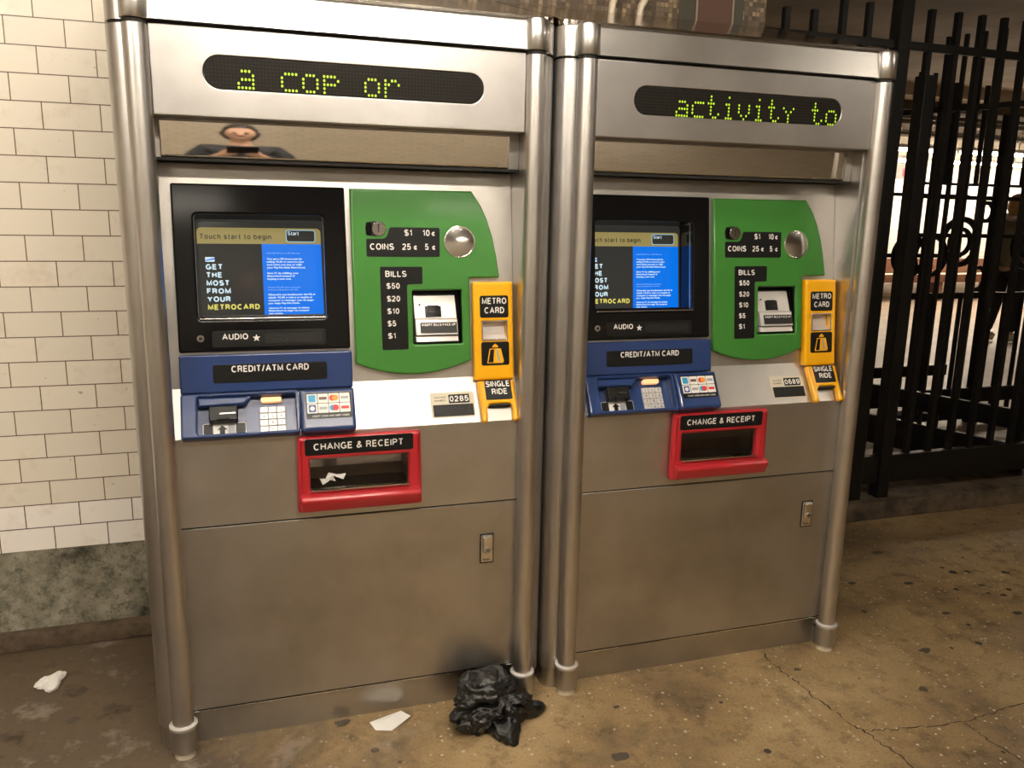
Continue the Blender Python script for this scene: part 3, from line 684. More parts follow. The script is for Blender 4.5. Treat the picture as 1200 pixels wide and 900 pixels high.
    plate('coin_slot_ring', [rr(.5055, .3785, .5595, .4175, .019, 8)], 'main', d, d+.0012, 'black', G)
    plate('coin_slot_plate', [rr(.5230, .3800, .5580, .4160, .017, 8)], 'main', d+.001, d+.0024, 'chrome', G, .001)
    plate('coin_slot', [rr(.5385, .3870, .5420, .4105, .001)], 'main', d+.0022, d+.0030, 'dark_gap', G)
    plate('coin_return_cover', [rr(.5070, .3805, .5225, .4150, .006)], 'main', d+.001, d+.004, 'black_gloss', G, .002)
    plate('coins_label', [rpoly([(.5070, .3260), (.7010, .3260), (.7025, .4025), (.5690, .4025), (.5590, .3725), (.5070, .3725)], [.005, .005, .005, .005, .012, .004])], 'main', d, d+.0012, 'label_black', G)
    sign_text('coins_lettering', [('COINS', .5165, .3440, .0165, 'LEFT', None, .0625), ('25', .6010, .3440, .0165, 'LEFT', None, .0225), ('\u00a2', .6310, .3440, .0135, 'LEFT', .18, .0110), ('5', .6615, .3440, .0165, 'LEFT', None, .0095), ('\u00a2', .6805, .3440, .0135, 'LEFT', .18, .0110),
                             ('$1', .6070, .3805, .0165, 'LEFT', None, .0205), ('10', .6560, .3805, .0165, 'LEFT', None, .0190), ('\u00a2', .6800, .3805, .0135, 'LEFT', .18, .0110)], 'main', d+.0015, 'white', G)
    bf = FR['main']; bm = bmesh.new()
    prof = [(.0425, .018), (.0425, .0195), (.0405, .0205), (.0385, .0195)]
    rg = [[bm.verts.new(bf @ Vector((.7565 + r*math.cos(2*PI*k/40), .3660 + r*math.sin(2*PI*k/40), dd))) for k in range(40)] for r, dd in prof]
    for i in range(3):
        for k in range(40): bm.faces.new((rg[i][k], rg[i][(k+1) % 40], rg[i+1][(k+1) % 40], rg[i+1][k]))
    bm_obj('button_ring', bm, 'chrome', G, 60)
    bm = bmesh.new(); rg = []
    for q in range(7):
        r = .0390*(1-q/6.5); dd = .0195 + .003*(1-(r/.039)**2)
        rg.append([bm.verts.new(bf @ Vector((.7565 + r*math.cos(2*PI*k/40), .3660 + r*math.sin(2*PI*k/40), dd))) for k in range(40)])
    for i in range(6):
        for k in range(40): bm.faces.new((rg[i][k], rg[i][(k+1) % 40], rg[i+1][(k+1) % 40], rg[i+1][k]))
    bm.faces.new(rg[-1]); bm_obj('round_button', bm, 'chrome', G, 60)
    plate('bills_label', [rpoly([(.5405, .0820), (.6105, .0820), (.6105, .2535), (.6525, .2545), (.6530, .3000), (.5405, .3000)], [.004, .004, .006, .004, .004, .004])], 'main', d, d+.0012, 'label_black', G)
    bl_l = [('BILLS', .5540, .2735, .0160, 'LEFT', None, .0560)] + [(t, .5560, s, .0150, 'LEFT', None, wd) for t, s, wd in (('$50', .2425, .0350), ('$20', .2090, .0350), ('$10', .1765, .0320), ('$5', .1440, .0225), ('$1', .1115, .0205))]
    sign_text('bills_lettering', bl_l, 'main', d+.0015, 'white', G)
    # bill acceptor in its recess
    A = T
    bm = bmesh.new()
    a = [Vector(p) for p in bl]; n = len(a)
    f0 = [bm.verts.new(bf @ Vector((p.x, p.y, .010))) for p in a]; f1 = [bm.verts.new(bf @ Vector((p.x, p.y, -.030))) for p in a]
    for i in range(n): bm.faces.new((f0[i], f0[(i+1) % n], f1[(i+1) % n], f1[i]))
    bm.faces.new(f1)
    AC = bm_obj('bill_acceptor', bm, 'black', T)
    def ext_x(name, poly, x0, x1, mt, par, bvl=.0015):
        bm = bmesh.new(); lo = [bm.verts.new(bf @ Vector((x0, s, dd))) for s, dd in poly]; hi = [bm.verts.new(bf @ Vector((x1, s, dd))) for s, dd in poly]; n = len(poly)
        for i in range(n): bm.faces.new((lo[i], lo[(i+1) % n], hi[(i+1) % n], hi[i]))
        bm.faces.new(lo[::-1]); bm.faces.new(hi)
        if bvl: bev(bm, bvl, 2)
        return bm_obj(name, bm, mt, par, 35)
    ext_x('acceptor_body', [(.228, -.029), (.225, -.012), (.163, .004), (.1595, .014), (.1185, .024), (.1165, -.029)], .6320, .7460, 'key', AC)
    ext_x('acceptor_lip', [(.116, -.029), (.1155, .016), (.1005, .022), (.0985, -.029)], .6320, .7470, 'key', AC)
    ext_x('bill_throat', [(.1960, -.020), (.1955, -.0030), (.1660, .0046), (.1650, -.020)], .6610, .7050, 'black', AC, .0005)
    ext_x('throat_roof', [(.1985, -.018), (.1975, -.0020), (.1780, .0066), (.1775, -.018)], .6680, .6990, 'label_black', AC, .001)
    kk = Matrix.Rotation(0, 4, 'X')
    lf = bf @ Matrix.Translation((0, .139, .0212)) @ Matrix.Rotation(math.radians(-13.7), 4, 'X')
    plate('instruction_label', [rr(.6430, -.0150, .7430, .0130, .002)], lf, -.001, .0008, 'label_black', AC)
    sign_text('label_lettering', [('INSERT BILLS FACE UP', .6470, .0035, .0062, 'LEFT', .18, .092)], lf, .0010, 'white', AC)
    plate('indicator', [circ(.6470, .1995, .0025, 12)], bf @ Matrix.Translation((0, 0, -.005)), 0, .002, 'black', AC)
    # yellow card dispenser
    Y = plate('card_dispenser', [rr(.7893, -.0095, .9025, .2590, .006), rr(.8125, .1010, .8825, .1520, .002)], 'main', .0005, .026, 'yellow', T, .007, res=3)
    d = .0258
    plate('dispenser_label', [rr(.8065, .1615, .8875, .2215, .006)], 'main', d, d+.001, 'label_black', Y)
    sign_text('dispenser_lettering', [('METRO', .8130, .1985, .0170, 'LEFT', None, .0690), ('CARD', .8195, .1730, .0170, 'LEFT', None, .0560)], 'main', d+.0012, 'white', Y)
    plate('slot_frame', [rr(.8105, .0990, .8845, .1540, .003), rr(.8145, .1030, .8805, .1500, .002)], 'main', d-.004, d+.002, 'chrome', Y, .001)
    bm = bmesh.new()
    for s0, s1, d0_, d1_ in ((.1025, .1185, .018, .004), (.1185, .1505, .004, .002)):
        bm.faces.new([bm.verts.new(bf @ Vector((x, s, dd))) for x, s, dd in ((.812, s0, d0_), (.883, s0, d0_), (.883, s1, d1_), (.812, s1, d1_))])
    bm_obj('card_slot', bm, 'key', Y)
    plate('picture_label', [rr(.8085, .0310, .8880, .0955, .006)], 'main', d, d+.001, 'label_black', Y)
    plate('card_picture', [rpoly([(.8240, .0370), (.8700, .0370), (.8720, .0430), (.8640, .0770), (.8320, .0770)], .002), rpoly([(.8275, .0390), (.8420, .0390), (.8450, .0745), (.8340, .0745)], .001)], 'main', d+.001, d+.0016, 'yellow', Y)
    plate('card_stripe', [[(.8560, .0400), (.8620, .0400), (.8560, .0740), (.8500, .0740)]], 'main', d+.0016, d+.002, 'c_grey', Y)
    plate('arrow_mark', [rpoly([(.8400, .0800), (.8560, .0800), (.8560, .0840), (.8480, .0905), (.8400, .0840)], .001)], 'main', d+.001, d+.0016, 'yellow', Y)
    # yellow single ride chute on the shelf
    chute = rpoly([(.7965, -.0060), (.8130, -.0060), (.8150, .0330), (.8250, .0440), (.8790, .0440), (.8870, .0330), (.8830, -.0060), (.8995, -.0060), (.9020, .1110), (.7955, .1110)],
                  [.008, .008, .010, .010, .010, .010, .008, .008, .003, .003])
    Z = plate('ticket_chute', [chute], 'shelf', .0005, .022, 'yellow', T, .007, res=3)
    plate('chute_plate', [rr(.8135, .0545, .8945-.006, .1100, .003)], 'shelf', .0215, .0228, 'label_black', Z)
    sign_text('chute_lettering', [('SINGLE', .8165, .0910, .0165, 'LEFT', None, .0680), ('RIDE', .8315, .0690, .0165, 'LEFT', None, .0440)], 'shelf', .0232, 'white', Z)
    plate('chute_bed', [[(.8145, .0005), (.8850, .0005), (.8850, .0405), (.8145, .0405)]], 'shelf', .0004, .0015, 'steel_panel', Z)
    plate('chute_slot', [rr(.8220, .0375, .8820, .0425, .001)], 'shelf', .0015, .020, 'dark_gap', Z)
    # serial sticker
    Q = plate('serial_plate', [rr(.6635, .0175, .7855, .0880, .004)], 'shelf', .0004, .0014, 'sticker_cream', T)
    plate('number_field', [rr(.7140, .0565, .7720, .0815, .002)], 'shelf', .0013, .0018, 'label_black', Q)
    sign_text('number_lettering', [(serial, .7165, .0610, .0160, 'LEFT', .0, .0530, 1.1)], 'shelf', .0020, 'white', Q)
    plate('notice_field', [rr(.6690, .0205, .7810, .0535, .002)], 'shelf', .0013, .0018, 'braille', Q)
    sign_text('notice_lettering', [('MACHINE', .6740, .0720, .0050, 'LEFT', 0, .032), ('NUMBER', .6740, .0630, .0050, 'LEFT', 0, .030)], 'shelf', .0018, 'label_black', Q)
    # lower front
    op = rr(.3400, .6965, .5940, .7775, .003)
    plate('upper_front_panel', [[(xl, .6160), (xr, .6160), (xr, .8455), (xl, .8455)], op], 'front', -.006, 0, 'steel_panel', T)
    plate('panel_seam', [[(xl, .6115), (xr, .6115), (xr, .6160), (xl, .6160)]], 'front', -.008, -.005, 'dark_gap', T)
    DR = plate('service_door', [[(xl, .1100), (xr, .1100), (xr, .6115), (xl, .6115)]], 'front', -.010, 0, 'steel_low', T, .0012)
    boxo('lower_box', xl, xr, .10, .30, .066, .60, 'dark_gap', T)
    plate('kick_plate', [[(xl, .0), (xr, .0), (xr, .1065), (xl, .1065)]], 'kick', -.006, 0, 'steel_low', T)
    boxo('kick_lip', xl, xr, .021, .056, .1035, .1065, 'chrome', T)
    plate('door_seam', [[(xl, .1068), (xr, .1068), (xr, .1102), (xl, .1102)]], 'front', -.012, -.004, 'dark_gap', T)
    LK = plate('door_lock', [rr(.7970, .4330, .8375, .5210, .002)], 'front', .0, .002, 'dark_gap', T)
    plate('lock_plate', [rr(.8000, .4370, .8345, .5175, .002)], 'front', .002, .0045, 'chrome', LK, .001)
    plate('lock_handle', [rr(.8040, .4650, .8305, .5150, .003)], 'front', .0045, .012, 'chrome', LK, .003)
    bm = bmesh.new(); c0 = FR['front'] @ Vector((.8175, .4760, .0115)); tube(bm, [c0, c0 + Vector((0, -.004, 0))], .0085, 20); bm_obj('lock_cylinder', bm, 'steel_low', LK, 40)
    plate('keyhole', [rr(.8135, .4745, .8215, .4775, .001)], 'front', .0152, .0160, 'dark_gap', LK)
    sign_text('lock_lettering', [('PUSH', .8060, .4420, .0060, 'LEFT', 0, .020)], 'front', .0046, 'label_black', LK)
    # red change tray
    RT = plate('change_tray', [rpoly([(.3075, .6370), (.6300, .6370), (.6265, .8380), (.3105, .8380)], .007), op], 'front', .0005, .026, 'red', T, .010, res=4)
    plate('label_plate', [rr(.3280, .7900, .6055, .8335, .006)], 'front', .0255, .0270, 'label_black', RT, .0006)
    sign_text('lettering', [('CHANGE & RECEIPT', .3500, .8035, .0180, 'LEFT', None, .2290, 1.05)], 'front', .0274, 'white', RT)
    bm = bmesh.new(); prism_x(bm, [(.006, .640), (.006, .690), (-.030, .686), (-.036, .676), (-.020, .644), (-.006, .640)], .3150, .6210); bev(bm, .004, 2); bm_obj('tray_lip', bm, 'red', RT, 40)
    boxo('tray_sill', .3400, .5940, -.012, .018, .6940, .6985, 'chrome', RT, .001)
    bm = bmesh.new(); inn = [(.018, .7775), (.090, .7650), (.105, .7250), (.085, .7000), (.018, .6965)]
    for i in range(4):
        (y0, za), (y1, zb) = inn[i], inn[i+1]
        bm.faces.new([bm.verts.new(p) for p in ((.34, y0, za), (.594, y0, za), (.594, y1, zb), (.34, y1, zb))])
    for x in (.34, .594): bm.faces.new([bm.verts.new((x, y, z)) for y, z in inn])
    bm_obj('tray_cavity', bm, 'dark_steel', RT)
    return T
LM = machine(0, 'steel fare vending machine with display reading a cop or, receipts in its tray', 'a cop or', .2105, 1.6700, '0285')
RM = machine(1.0638, 'steel fare vending machine with display reading activity to, nearer the iron fence', 'activity to', .2600, 1.6665, '0689')

# ------------------------------------------------------------------ lamps
def lamp(x, y, z, L, mt, label, group, hang=0., two=True):
    t = thing('ceiling_light', label, 'ceiling light', (x, y, z), group)
    bm = bmesh.new(); box(bm, -L/2-.03, L/2+.03, -.09, .09, .0, .05); bev(bm, .008); bm_obj('housing', bm, 'fixture', t, 35)
    for dy in ((-.045, .045) if two else (0,)):
        bm = bmesh.new(); tube(bm, [(-L/2, dy, -.022), (L/2, dy, -.022)], .016, 10); bm_obj('fluorescent_tube', bm, mt, t, 40)
        for sx_ in (-1, 1):
            bm = bmesh.new(); box(bm, sx_*L/2-.012, sx_*L/2+.012, dy-.016, dy+.016, -.04, .002); bm_obj('tube_socket', bm, 'fixture', t)
    if hang:
        for sx_ in (-1, 1):
            bm = bmesh.new(); tube(bm, [(sx_*L*.35, 0, .05), (sx_*L*.35, 0, hang)], .01, 8); bm_obj('hanger_rod', bm, 'fixture', t)
    return t
for i, (x, y) in enumerate(NEAR_POS):
    lamp(x, y, 2.698, 1.3, 'lamp_near', ('left', 'right')[i] + ' twin tube ceiling light over the floor facing the machines', 'ceiling lights facing the machines')
for x, y in SIDE_POS:
    lamp(x, y, 2.698, 1.3, 'lamp_side', 'twin tube ceiling light over the floor in front of the iron fence', None)
for i, (x, y) in enumerate(REAR_FILL_POS):  # unseen fixtures, added to light the opposite wall and give warm fill
    lamp(x, y, 2.698, 1.3, 'fill_rear', ('left', 'right')[i] + ' added twin tube fill light near the cream tiled wall facing the machines', 'added fill lights by the opposite wall')
for x, y in KEY_POS:
    lamp(x, y, 2.698, 1.3, 'lamp_key', 'twin tube ceiling light right above the left machine', None)

k = 0
ORD = ('first', 'second', 'third', 'fourth', 'fifth')
for row, (y, z, x0) in enumerate(((8.0, 2.42, 9.5), (9.6, 2.40, 10.6))):
    for i in range(5):
        lamp(x0 + i*1.55, y, z, 1.3, 'lamp_far', '%s hanging tube light from the left in the %s row beyond the fence' % (ORD[i], ('nearer', 'farther')[row]), 'tube lights beyond the fence', 2.86-z)

# ------------------------------------------------------------------ iron fences
def fence(name, label, p0, p1, zb, zt, bars, rails, posts=(), rings=(), bw=.015, gap=None):
    p0 = Vector((*p0, 0)); p1 = Vector((*p1, 0)); L = (p1-p0).length; a = math.atan2(p1.y-p0.y, p1.x-p0.x)
    t = thing(name, label, 'fence', (p0.x, p0.y, 0), None, a)
    for q in bars:
        u, zz = q if isinstance(q, tuple) else (q, zt)
        bm = bmesh.new()
        if gap: 
            bm2 = bmesh.new(); box(bm2, u-bw, u+bw, -bw, bw, gap[1], zz); bm_obj('upper_bar', bm2, 'iron', t)
            box(bm, u-bw, u+bw, -bw, bw, zb, gap[0]); bm_obj('lower_bar', bm, 'iron', t)
        else:
            box(bm, u-bw, u+bw, -bw, bw, zb, zz); bm_obj('bar', bm, 'iron', t)
    for r in rails:
        z0, z1 = r[:2]; th = r[2] if len(r) > 2 else .012
        boxo('rail', 0, L, -th, th, z0, z1, 'iron', t, .002)
    for u, w_, z1 in posts:
        bm = bmesh.new(); box(bm, u-w_, u+w_, -w_, w_, zb-.08 if zb > .1 else 0, z1); bev(bm, .005); bm_obj('post', bm, 'iron', t)
    for u, z, R, r in rings:
        bm = bmesh.new(); n = 40; pts = [(u + R*math.cos(2*PI*k/n), 0, z + R*math.sin(2*PI*k/n)) for k in range(n)]
        rg = []
        for i, p in enumerate(pts):
            c, s_ = math.cos(2*PI*i/n), math.sin(2*PI*i/n)
            rg.append([bm.verts.new((u + (R+dr)*c, dy, z + (R+dr)*s_)) for dr, dy in ((-r, -.012), (r, -.012), (r, .012), (-r, .012))])
        for i in range(n):
            for k in range(4): bm.faces.new((rg[i][k], rg[i][(k+1) % 4], rg[(i+1) % n][(k+1) % 4], rg[(i+1) % n][k]))
        bm_obj('ring', bm, 'iron', t, 40)
    return t
ab = [(2.333, 2.237), (2.467, 2.239), 2.608, 2.737, 3.061, 3.206, 3.337, 3.463, 3.592, 3.724, 3.856, 3.988, 4.120, 4.252, 4.384]
fence('iron_fence', 'nearest black iron picket fence on the low step beside the right machine', (2.04, 1.0), (4.5, 1.0), .165, 2.289,
      [((q[0]-2.04, q[1]) if isinstance(q, tuple) else q-2.04) for q in ab], [(.165, .30, .02), (2.118, 2.152)],
      [(2.908-2.04, .032, 2.45), (3.069-2.04, .032, 2.02)], bw=.0125)
gd = Vector((.33, -.85)).normalized(); g0 = Vector((3.77, 1.95)) - gd*.42; g1 = g0 + gd*1.32
fence('iron_gate', 'open black iron gate leaf slanting away behind the nearest picket fence', g0, g1, .07, 2.372,
      [.42 + q for q in (.249, .344, .435, .533, .63, .73, .83)], [(.07, .242, .018), (.322, .428, .018), (1.98, 2.01)], [(.05, .03, 2.0), (1.28, .03, 2.2)], bw=.010)
fence('scroll_fence', 'black iron fence with big rings in its middle band, behind the gate leaf', (4.40, 2.35), (6.0, 2.35), .03, 2.265,
      [.175, .433, .83, .979, 1.12, 1.26, 1.40], [(.15, .255, .015), (.885, .925), (1.293, 1.32, .014), (1.541, 1.568), (1.630, 1.648), (.03, .09, .015)], [(.66, .036, 2.1)],
      [(.365, 1.265, .150, .017), (.365, 1.265, .085, .011), (.986, 1.245, .150, .017), (.986, 1.245, .085, .011), (.555, 1.465, .060, .012), (.55, 1.02, .075, .012)], bw=.011, gap=(.90, 1.635))
fence('ring_fence', 'farthest black iron fence with arched rings, seen between the two posts and the big rings', (4.50, 2.80), (5.25, 2.80), .02, 2.405,
      [.060, .203, .327], [(1.135, 1.165), (1.567, 1.591), (.25, .33), (.02, .10)], [(.02, .02, 2.3)],
      [(.28, 1.147, .140, .014), (.47, 1.147, .140, .014)], bw=.011)

# ------------------------------------------------------------------ far hall furniture
t = thing('wooden_bench', 'long wooden bench with a pale seat along the far white wall', 'bench', (12.6, 9.72, 0))
boxo('backrest', -2.2, 2.2, .28, .33, .46, .72, 'wood', t, .008)
boxo('seat', -2.2, 2.2, -.16, .28, .40, .46, 'bench_white', t, .01)
boxo('seat_edge', -2.2, 2.2, -.20, -.16, .33, .47, 'wood', t, .006)
for x in (-2.0, -.7, .7, 2.0):
    boxo('leg', x-.05, x+.05, -.15, .30, 0, .40, 'wood', t, .005)
t = thing('hanging_sign', 'small grey sign with a red mark hanging under the far lights', 'sign', (10.36, 9.0, 2.14))
boxo('board', -.55, .25, -.02, .02, -.10, .12, 'sign_grey', t, .004)
boxo('red_mark', -.10, .10, -.026, -.02, -.06, .06, 'sign_red', t)
bm = bmesh.new(); tube(bm, [(-.2, 0, .12), (-.2, 0, .70)], .01, 8); bm_obj('hanger_rod', bm, 'fixture', t)
for i, (y, z, r) in enumerate(((7.5, 2.72, .035), (7.8, 2.60, .02), (7.6, 2.80, .03), (8.6, 2.70, .05))):
    bm = bmesh.new(); tube(bm, [(6.5, y, z), (18, y, z)], r, 12); o = bm_obj('ceiling_pipe', bm, 'pipe', None, 40)
    tag(o, ('dark pipe nearest the pale ceiling beam', 'thin dark pipe lowest under the far ceiling', 'dark pipe highest under the far ceiling', 'thick dark pipe between the two rows of lights')[i], 'pipe', 'pipes under the far ceiling')

# cables rising from the right machine's hood along the mosaic
for i, (x, lean) in enumerate(((1.425, .035), (1.530, .06))):
    bm = bmesh.new(); tube(bm, [(x-.004, .678, 2.04), (x-.002, .678, 2.07), (x, .678, 2.10), (x+lean*.6, .678, 2.16), (x+lean, .678, 2.3), (x+lean, .678, 2.6), (x+lean, .678, 2.75)], .0125, 12)
    o = bm_obj('conduit', bm, 'cable', None, 50)
    tag(o, ('left cream conduit rising behind the right machine past the mosaic', 'right cream conduit rising behind the right machine past the mosaic')[i], 'conduit', 'conduits behind the right machine')

# ------------------------------------------------------------------ litter
def ridged(p, s): return 1-abs(noise.noise(p*s))*2
bm = bmesh.new(); bmesh.ops.create_icosphere(bm, subdivisions=6, radius=1)
peaks = [((.80, -.10, -.30), .62, 14), ((.02, -.86, -.38), .62, 16), ((-.92, -.10, -.22), .34, 6), ((-.35, .45, .80), .55, 4), ((.25, .55, .55), .30, 8), ((-.05, -.25, .90), .25, 14)]
KN = Vector((.22, -.42, .88)).normalized(); KX = KN.orthogonal().normalized(); KY = KN.cross(KX)
for v in bm.verts:
    d = v.co.normalized(); r = .80
    for pd, amp, sh in peaks:
        q = max(0, d.dot(Vector(pd).normalized())); r += amp*q**sh
    th = math.atan2(d.dot(KY), d.dot(KX)); away = math.acos(max(-1, min(1, d.dot(KN))))/PI
    wob = noise.noise(d*2.2 + Vector((4, 1, 6)))
    fo = abs(math.sin(3.5*th + 2.4*wob)); fo2 = abs(math.sin(8.5*th + 4*wob + 9*away))
    r += ((fo**.55 - .62)*.30 + (fo2**.6 - .6)*.10)*min(1, away*4)*(1-.4*away)
    r += ridged(d + Vector((7, 2, 5)), 3.6)*.07 + ridged(d + Vector((1, 9, 4)), 9)*.035 - .05
    if away < .12: r -= .25*(1-away/.12)
    v.co = Vector((d.x*r*.118, d.y*r*.098, max(d.z*r*.080, -.050) + .0505))
bag = bm_obj('garbage_bag', bm, 'bag', None, 70)
bag.location = (.815, -.082, 0); bag.scale = (.92, .92, .90); bag.rotation_euler = (0, 0, math.radians(8))
tag(bag, 'crumpled black plastic garbage bag on the floor at the left machine', 'garbage bag')

def sheet(name, pts, thick=.0006, mt='paper'):
    bm = bmesh.new(); vs = [bm.verts.new(p) for p in pts[0]]
    for f in pts[1]: bm.faces.new([vs[i] for i in f])
    r = bmesh.ops.extrude_face_region(bm, geom=bm.faces[:])
    for g in r['geom']:
        if isinstance(g, bmesh.types.BMVert): g.co.z += thick
    return bm_obj(name, bm, mt)
pp = [(.478, -.003, .006), (.571, .024, .008), (.592, -.014, .012), (.560, -.030, .003), (.532, -.050, .001), (.490, -.036, .001), (.512, -.026, .010), (.525, -.010, .012)]
tag(sheet('paper_scrap', (pp, [(0, 5, 6, 7), (5, 4, 6), (4, 3, 7, 6), (3, 2, 1, 7), (7, 1, 0)])), 'flat white paper scrap on the floor in front of the left machine', 'paper')
bm = bmesh.new(); bmesh.ops.create_icosphere(bm, subdivisions=4, radius=1)
for v in bm.verts:
    d = v.co.normalized(); a = math.atan2(d.y, d.x)
    r = 1 + .35*math.cos(3*(a-1.3)) + ridged(d + Vector((2, 2, 9)), 3.4)*.30 + ridged(d + Vector((5, 1, 3)), 8)*.10
    v.co = Vector((d.x*r*.026, d.y*r*.036, max(d.z*(.8+.4*noise.noise(d*4))*.018, -.008) + .008))
ti = bm_obj('crumpled_tissue', bm, 'paper', None, 60); ti.location = (-.403, .452, 0); ti.rotation_euler = (0, 0, -.3)
tag(ti, 'crumpled white tissue on the floor below the tiled wall', 'tissue')
rc = [((.385, .035, .703), .5, .020, 'crumpled white receipt lying at the left in the left machine tray'), ((.408, .050, .7085), -.4, .024, 'longer curled receipt behind the crumpled one in the left machine tray')]
for i, (p, rz, L, lb) in enumerate(rc):
    pts = [(-L, -.010, .001), (0, -.012, .012), (L, -.009, .002), (L*1.1, .008, .010), (0, .011, .004), (-L*.9, .010, .009)]
    o = sheet('paper_receipt', (pts, [(0, 1, 4, 5), (1, 2, 3, 4)])); o.location = p; o.rotation_euler = (.2, 0, rz)
    tag(o, lb, 'receipt', 'receipts in the left tray')

# ------------------------------------------------------------------ people
def skin_mesh(verts, edges, root, sub=2):
    me = bpy.data.meshes.new('tmp'); me.from_pydata([v[:3] for v in verts], edges, [])
    o = bpy.data.objects.new('tmp', me); COL.objects.link(o)
    md = o.modifiers.new('skin', 'SKIN'); md.use_smooth_shade = True
    for i, v in enumerate(verts):
        sv = me.skin_vertices[0].data[i]; sv.radius = (v[3], v[4] if len(v) > 4 else v[3]); sv.use_root = (i == root)
    sb = o.modifiers.new('sub', 'SUBSURF'); sb.levels = sub; sb.render_levels = sub
    dg = bpy.context.evaluated_depsgraph_get(); dg.update()
    r = bpy.data.meshes.new_from_object(o.evaluated_get(dg), depsgraph=dg)
    bpy.data.objects.remove(o); r.materials.clear()
    for p in r.polygons: p.use_smooth = True
    return r
def chain(V, E, pts, start=None):
    idx = start
    for p in pts:
        V.append(p); j = len(V)-1
        if idx is not None: E.append((idx, j))
        idx = j
    return idx
def hand(V, E, wrist, d, side, palmn, s=1.):
    """five fingers from a wrist vertex; d: direction of the hand, side: towards the thumb, palmn: out of the palm"""
    w_ = Vector(V[wrist][:3]); d = Vector(d).normalized(); sd = Vector(side).normalized(); pn = Vector(palmn).normalized()
    palm = w_ + d*.055*s
    V.append((*palm, .024*s, .014*s)); pi = len(V)-1; E.append((wrist, pi))
    for k, (off, L) in enumerate(((.027, .068), (.009, .076), (-.009, .070), (-.026, .056))):
        b = palm + d*.030*s + sd*off*s; V.append((*b, .0095*s)); q = len(V)-1; E.append((pi, q))
        p = b
        for j, (l, c) in enumerate(((.42, .25), (.33, .55), (.25, .8))):
            dirv = (d*(1-c*.5) + pn*c).normalized(); p = p + dirv*L*l*s; V.append((*p, (.0088-.0008*j)*s)); E.append((q, len(V)-1)); q = len(V)-1
    b = w_ + d*.022*s + sd*.026*s; V.append((*b, .011*s)); q = len(V)-1; E.append((pi, q))
    for l in (.030, .026):
        b = b + (d*.7 + sd*.55 + pn*.35).normalized()*l*s; V.append((*b, .0095*s)); E.append((q, len(V)-1)); q = len(V)-1
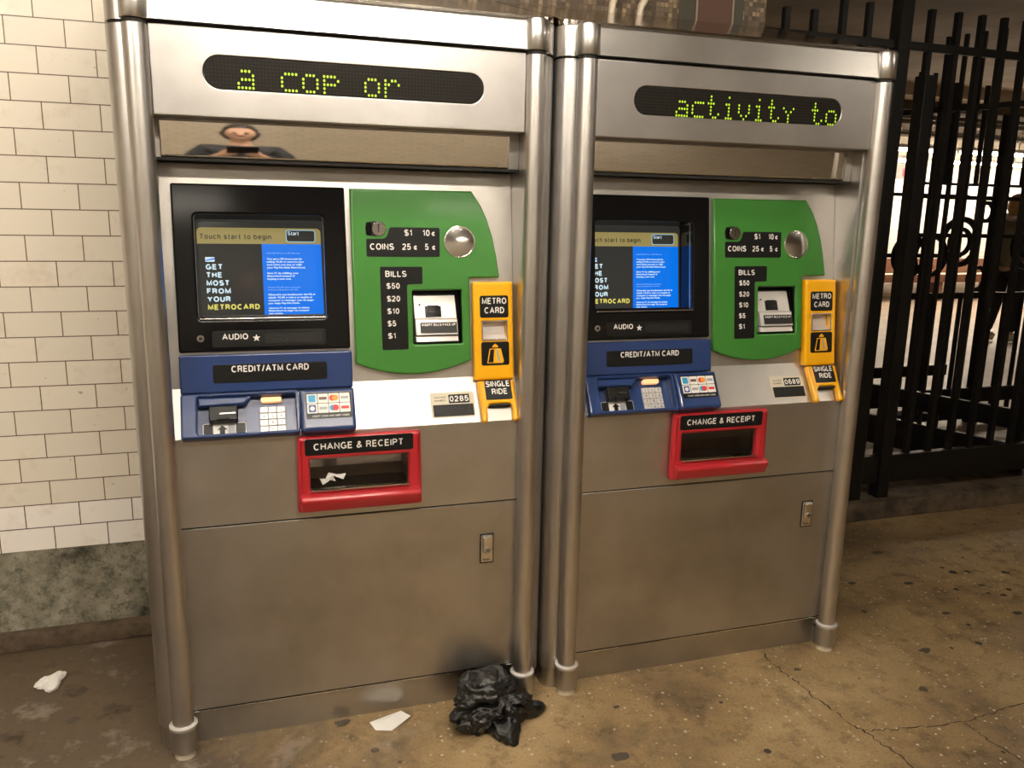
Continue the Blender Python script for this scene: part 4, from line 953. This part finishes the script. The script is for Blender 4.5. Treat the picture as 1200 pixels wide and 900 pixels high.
def person(label, loc, rz, H, arms, legs, top, bottom, hair, hairlen, shoes, scarf=None):
    k = H/1.70
    t = thing('person', label, 'person', loc, None, rz)
    # figure faces -y in its own frame
    V = []; E = []
    P = lambda x, y, z, a, b=None: (x*k, y*k, z*k, a*k, (b or a)*k)
    V.append(P(0, 0, .95, .135, .10))
    neck = chain(V, E, [P(0, -.01, 1.08, .12, .09), P(0, .0, 1.24, .14, .10), P(0, .01, 1.36, .13, .085), P(0, .015, 1.43, .07, .06), P(0, 0, 1.49, .050, .050)], 0)
    hd = chain(V, E, [P(0, -.015, 1.545, .060, .072), P(0, -.012, 1.60, .074, .092), P(0, 0, 1.65, .070, .085), P(0, .005, 1.69, .042, .05)], neck)
    V.append(P(0, -.105, 1.578, .012)); E.append((neck+2, len(V)-1))
    for sx_ in (-1, 1): V.append(P(sx_*.079, .008, 1.585, .014)); E.append((neck+2, len(V)-1))
    for sx_, A in ((-1, arms[0]), (1, arms[1])):
        sh = chain(V, E, [P(sx_*.165, .015, 1.385, .058, .055)], 3)
        el = chain(V, E, [P(*A[0], .043)], sh); wr = chain(V, E, [P(*[(A[0][i]*.45 + A[1][i]*.55) for i in range(3)], .036), P(*A[1], .026, .022)], el)
        dd = Vector(A[1]) - Vector(A[0]); hand(V, E, wr, dd, A[2], A[3], k)
    for sx_, Lg in ((-1, legs[0]), (1, legs[1])):
        hp = chain(V, E, [P(sx_*.085, 0, .88, .095, .095)], 0)
        kn = chain(V, E, [P(*Lg[0], .060)], hp)
        an = chain(V, E, [P(Lg[0][0]*.6+Lg[1][0]*.4, Lg[0][1]*.6+Lg[1][1]*.4+.012, Lg[0][2]*.6+Lg[1][2]*.4, .058), P(*Lg[1], .036)], kn)
        chain(V, E, [P(Lg[1][0], Lg[1][1]-.10, max(Lg[1][2]-.055, .03), .033, .028), P(Lg[1][0], Lg[1][1]-.16, max(Lg[1][2]-.06, .025), .028, .02)], an)
    me = skin_mesh(V, E, 0, 2); me.name = 'body'; link('body', me, 'skin', t)
    # jacket: torso and sleeves
    V = []; E = []; V.append(P(0, 0, .84, .165, .125))
    nk = chain(V, E, [P(0, -.005, .97, .160, .125), P(0, -.008, 1.10, .150, .115), P(0, .0, 1.25, .165, .120), P(0, .012, 1.37, .145, .10), P(0, .012, 1.435, .078, .072)], 0)
    for sx_, A in ((-1, arms[0]), (1, arms[1])):
        sh = chain(V, E, [P(sx_*.172, .015, 1.385, .074, .070)], 4)
        e = Vector(A[0]); w_ = Vector(A[1]); m_ = e.lerp(w_, .5); q = e.lerp(w_, .93)
        chain(V, E, [P(*A[0], .058), P(*m_, .051), P(*q, .042)], sh)
    me = skin_mesh(V, E, 0, 2); me.name = 'jacket'; link('jacket', me, top, t)
    V = []; E = []; V.append(P(0, 0, .93, .150, .112))
    for sx_, Lg in ((-1, legs[0]), (1, legs[1])):
        a_ = Vector(Lg[0]); b_ = Vector(Lg[1]); q = a_.lerp(b_, .94)
        hp = chain(V, E, [P(sx_*.088, 0, .84, .108, .106)], 0)
        chain(V, E, [P(*Lg[0], .076), P(*a_.lerp(b_, .4), .070), P(*q, .058)], hp)
    me = skin_mesh(V, E, 0, 2); me.name = 'trousers'; link('trousers', me, bottom, t)
    for Lg in legs:
        x, y, z = Lg[1]; zf = max(z-.075, 0)
        bm = bmesh.new(); bmesh.ops.create_icosphere(bm, subdivisions=3, radius=1)
        for v in bm.verts:
            c = v.co.copy(); tp = 1 - .25*max(0, -c.y)
            v.co = Vector(((x + c.x*.047*tp)*k, (y - .055 + c.y*.135)*k, (zf + .05 + max(c.z, -.75)*(.062 if c.y > 0 else .062-.022*-c.y))*k))
        bm_obj('shoe', bm, shoes, t, 60)
    # hair: a cap around the skull that reaches down the back
    bm = bmesh.new(); bmesh.ops.create_uvsphere(bm, u_segments=32, v_segments=24, radius=1)
    for v in list(bm.verts):
        c = v.co; front = max(0, -c.y)
        z = 1.625 + c.z*.098
        if c.z < 0: z = 1.625 + c.z*hairlen
        x = c.x*(.093 + (.012 if c.z < 0 else 0)); y = .012 + c.y*(.112 if c.y > 0 else .098)
        if c.y < -.25 and c.z < .45: y = .012 + (-.25)*.098 - .01
        n_ = noise.noise(Vector((c.x*6, c.y*6, c.z*1.5)))*.008
        v.co = Vector(((x + n_)*k, (y + n_)*k, z*k))
    bm_obj('hair', bm, hair, t, 80)
    for sx_ in (-1, 1):
        bm = bmesh.new(); bmesh.ops.create_icosphere(bm, subdivisions=2, radius=.010*k, matrix=Matrix.Translation((sx_*.030*k, -.094*k, 1.605*k))); bm_obj('eye', bm, 'sticker_white' if False else 'darkhair', t, 60)
    bm = bmesh.new(); tube(bm, [(-.022*k, -.088*k, 1.540*k), (0, -.094*k, 1.538*k), (.022*k, -.088*k, 1.540*k)], .006*k, 8); bm_obj('mouth', bm, 'scarf', t, 60)
    if scarf:
        bm = bmesh.new(); pts = [(.085*math.cos(a)*k, (.01 + .08*math.sin(a))*k, (1.455 + .012*math.sin(3*a))*k) for a in [2*PI*i/24 for i in range(25)]]
        tube(bm, pts, .036*k, 10, False); bm_obj('scarf', bm, scarf, t, 60)
    return t
ARM = lambda s: ((s*.215, .03, 1.11), (s*.225, -.06, .88), (-s*.2, -1, 0), (-s*1, .1, 0))
person('blond person in olive jacket and black trousers walking beyond the iron fence', (8.70, 5.40, 0), math.radians(100), 1.70, (ARM(-1), ARM(1)),
       (((-.09, -.07, .50), (-.09, -.02, .085)), ((.09, .03, .50), (.09, .16, .095))), 'jacket', 'trousers', 'hair', .22, 'shoe', 'scarf')

# the photographer, seen in the mirror strip and the dark screens
A_ = lambda sd: ((sd*.30, -.06, 1.16), (sd*.105, -.315, 1.33), (0, 0, 1), (-sd*1, -.3, .0))
person('person in a dark navy coat holding up a phone, reflected in the mirror strip', (.20, -2.53, 0), math.radians(180), 1.70, (A_(-1), A_(1)),
       (((-.10, -.03, .50), (-.11, 0, .085)), ((.10, -.03, .50), (.11, 0, .085))), 'navy', 'trousers', 'darkhair', .14, 'black')
bm = bmesh.new(); box(bm, -.078, .078, -.038, .038, .016, .024); bev(bm, .004, 2)
ph = bm_obj('smartphone', bm, 'black_gloss', None, 40); ph.matrix_world = cam.matrix_world.copy()
tag(ph, 'black smartphone held up in both hands of the person in navy', 'phone')
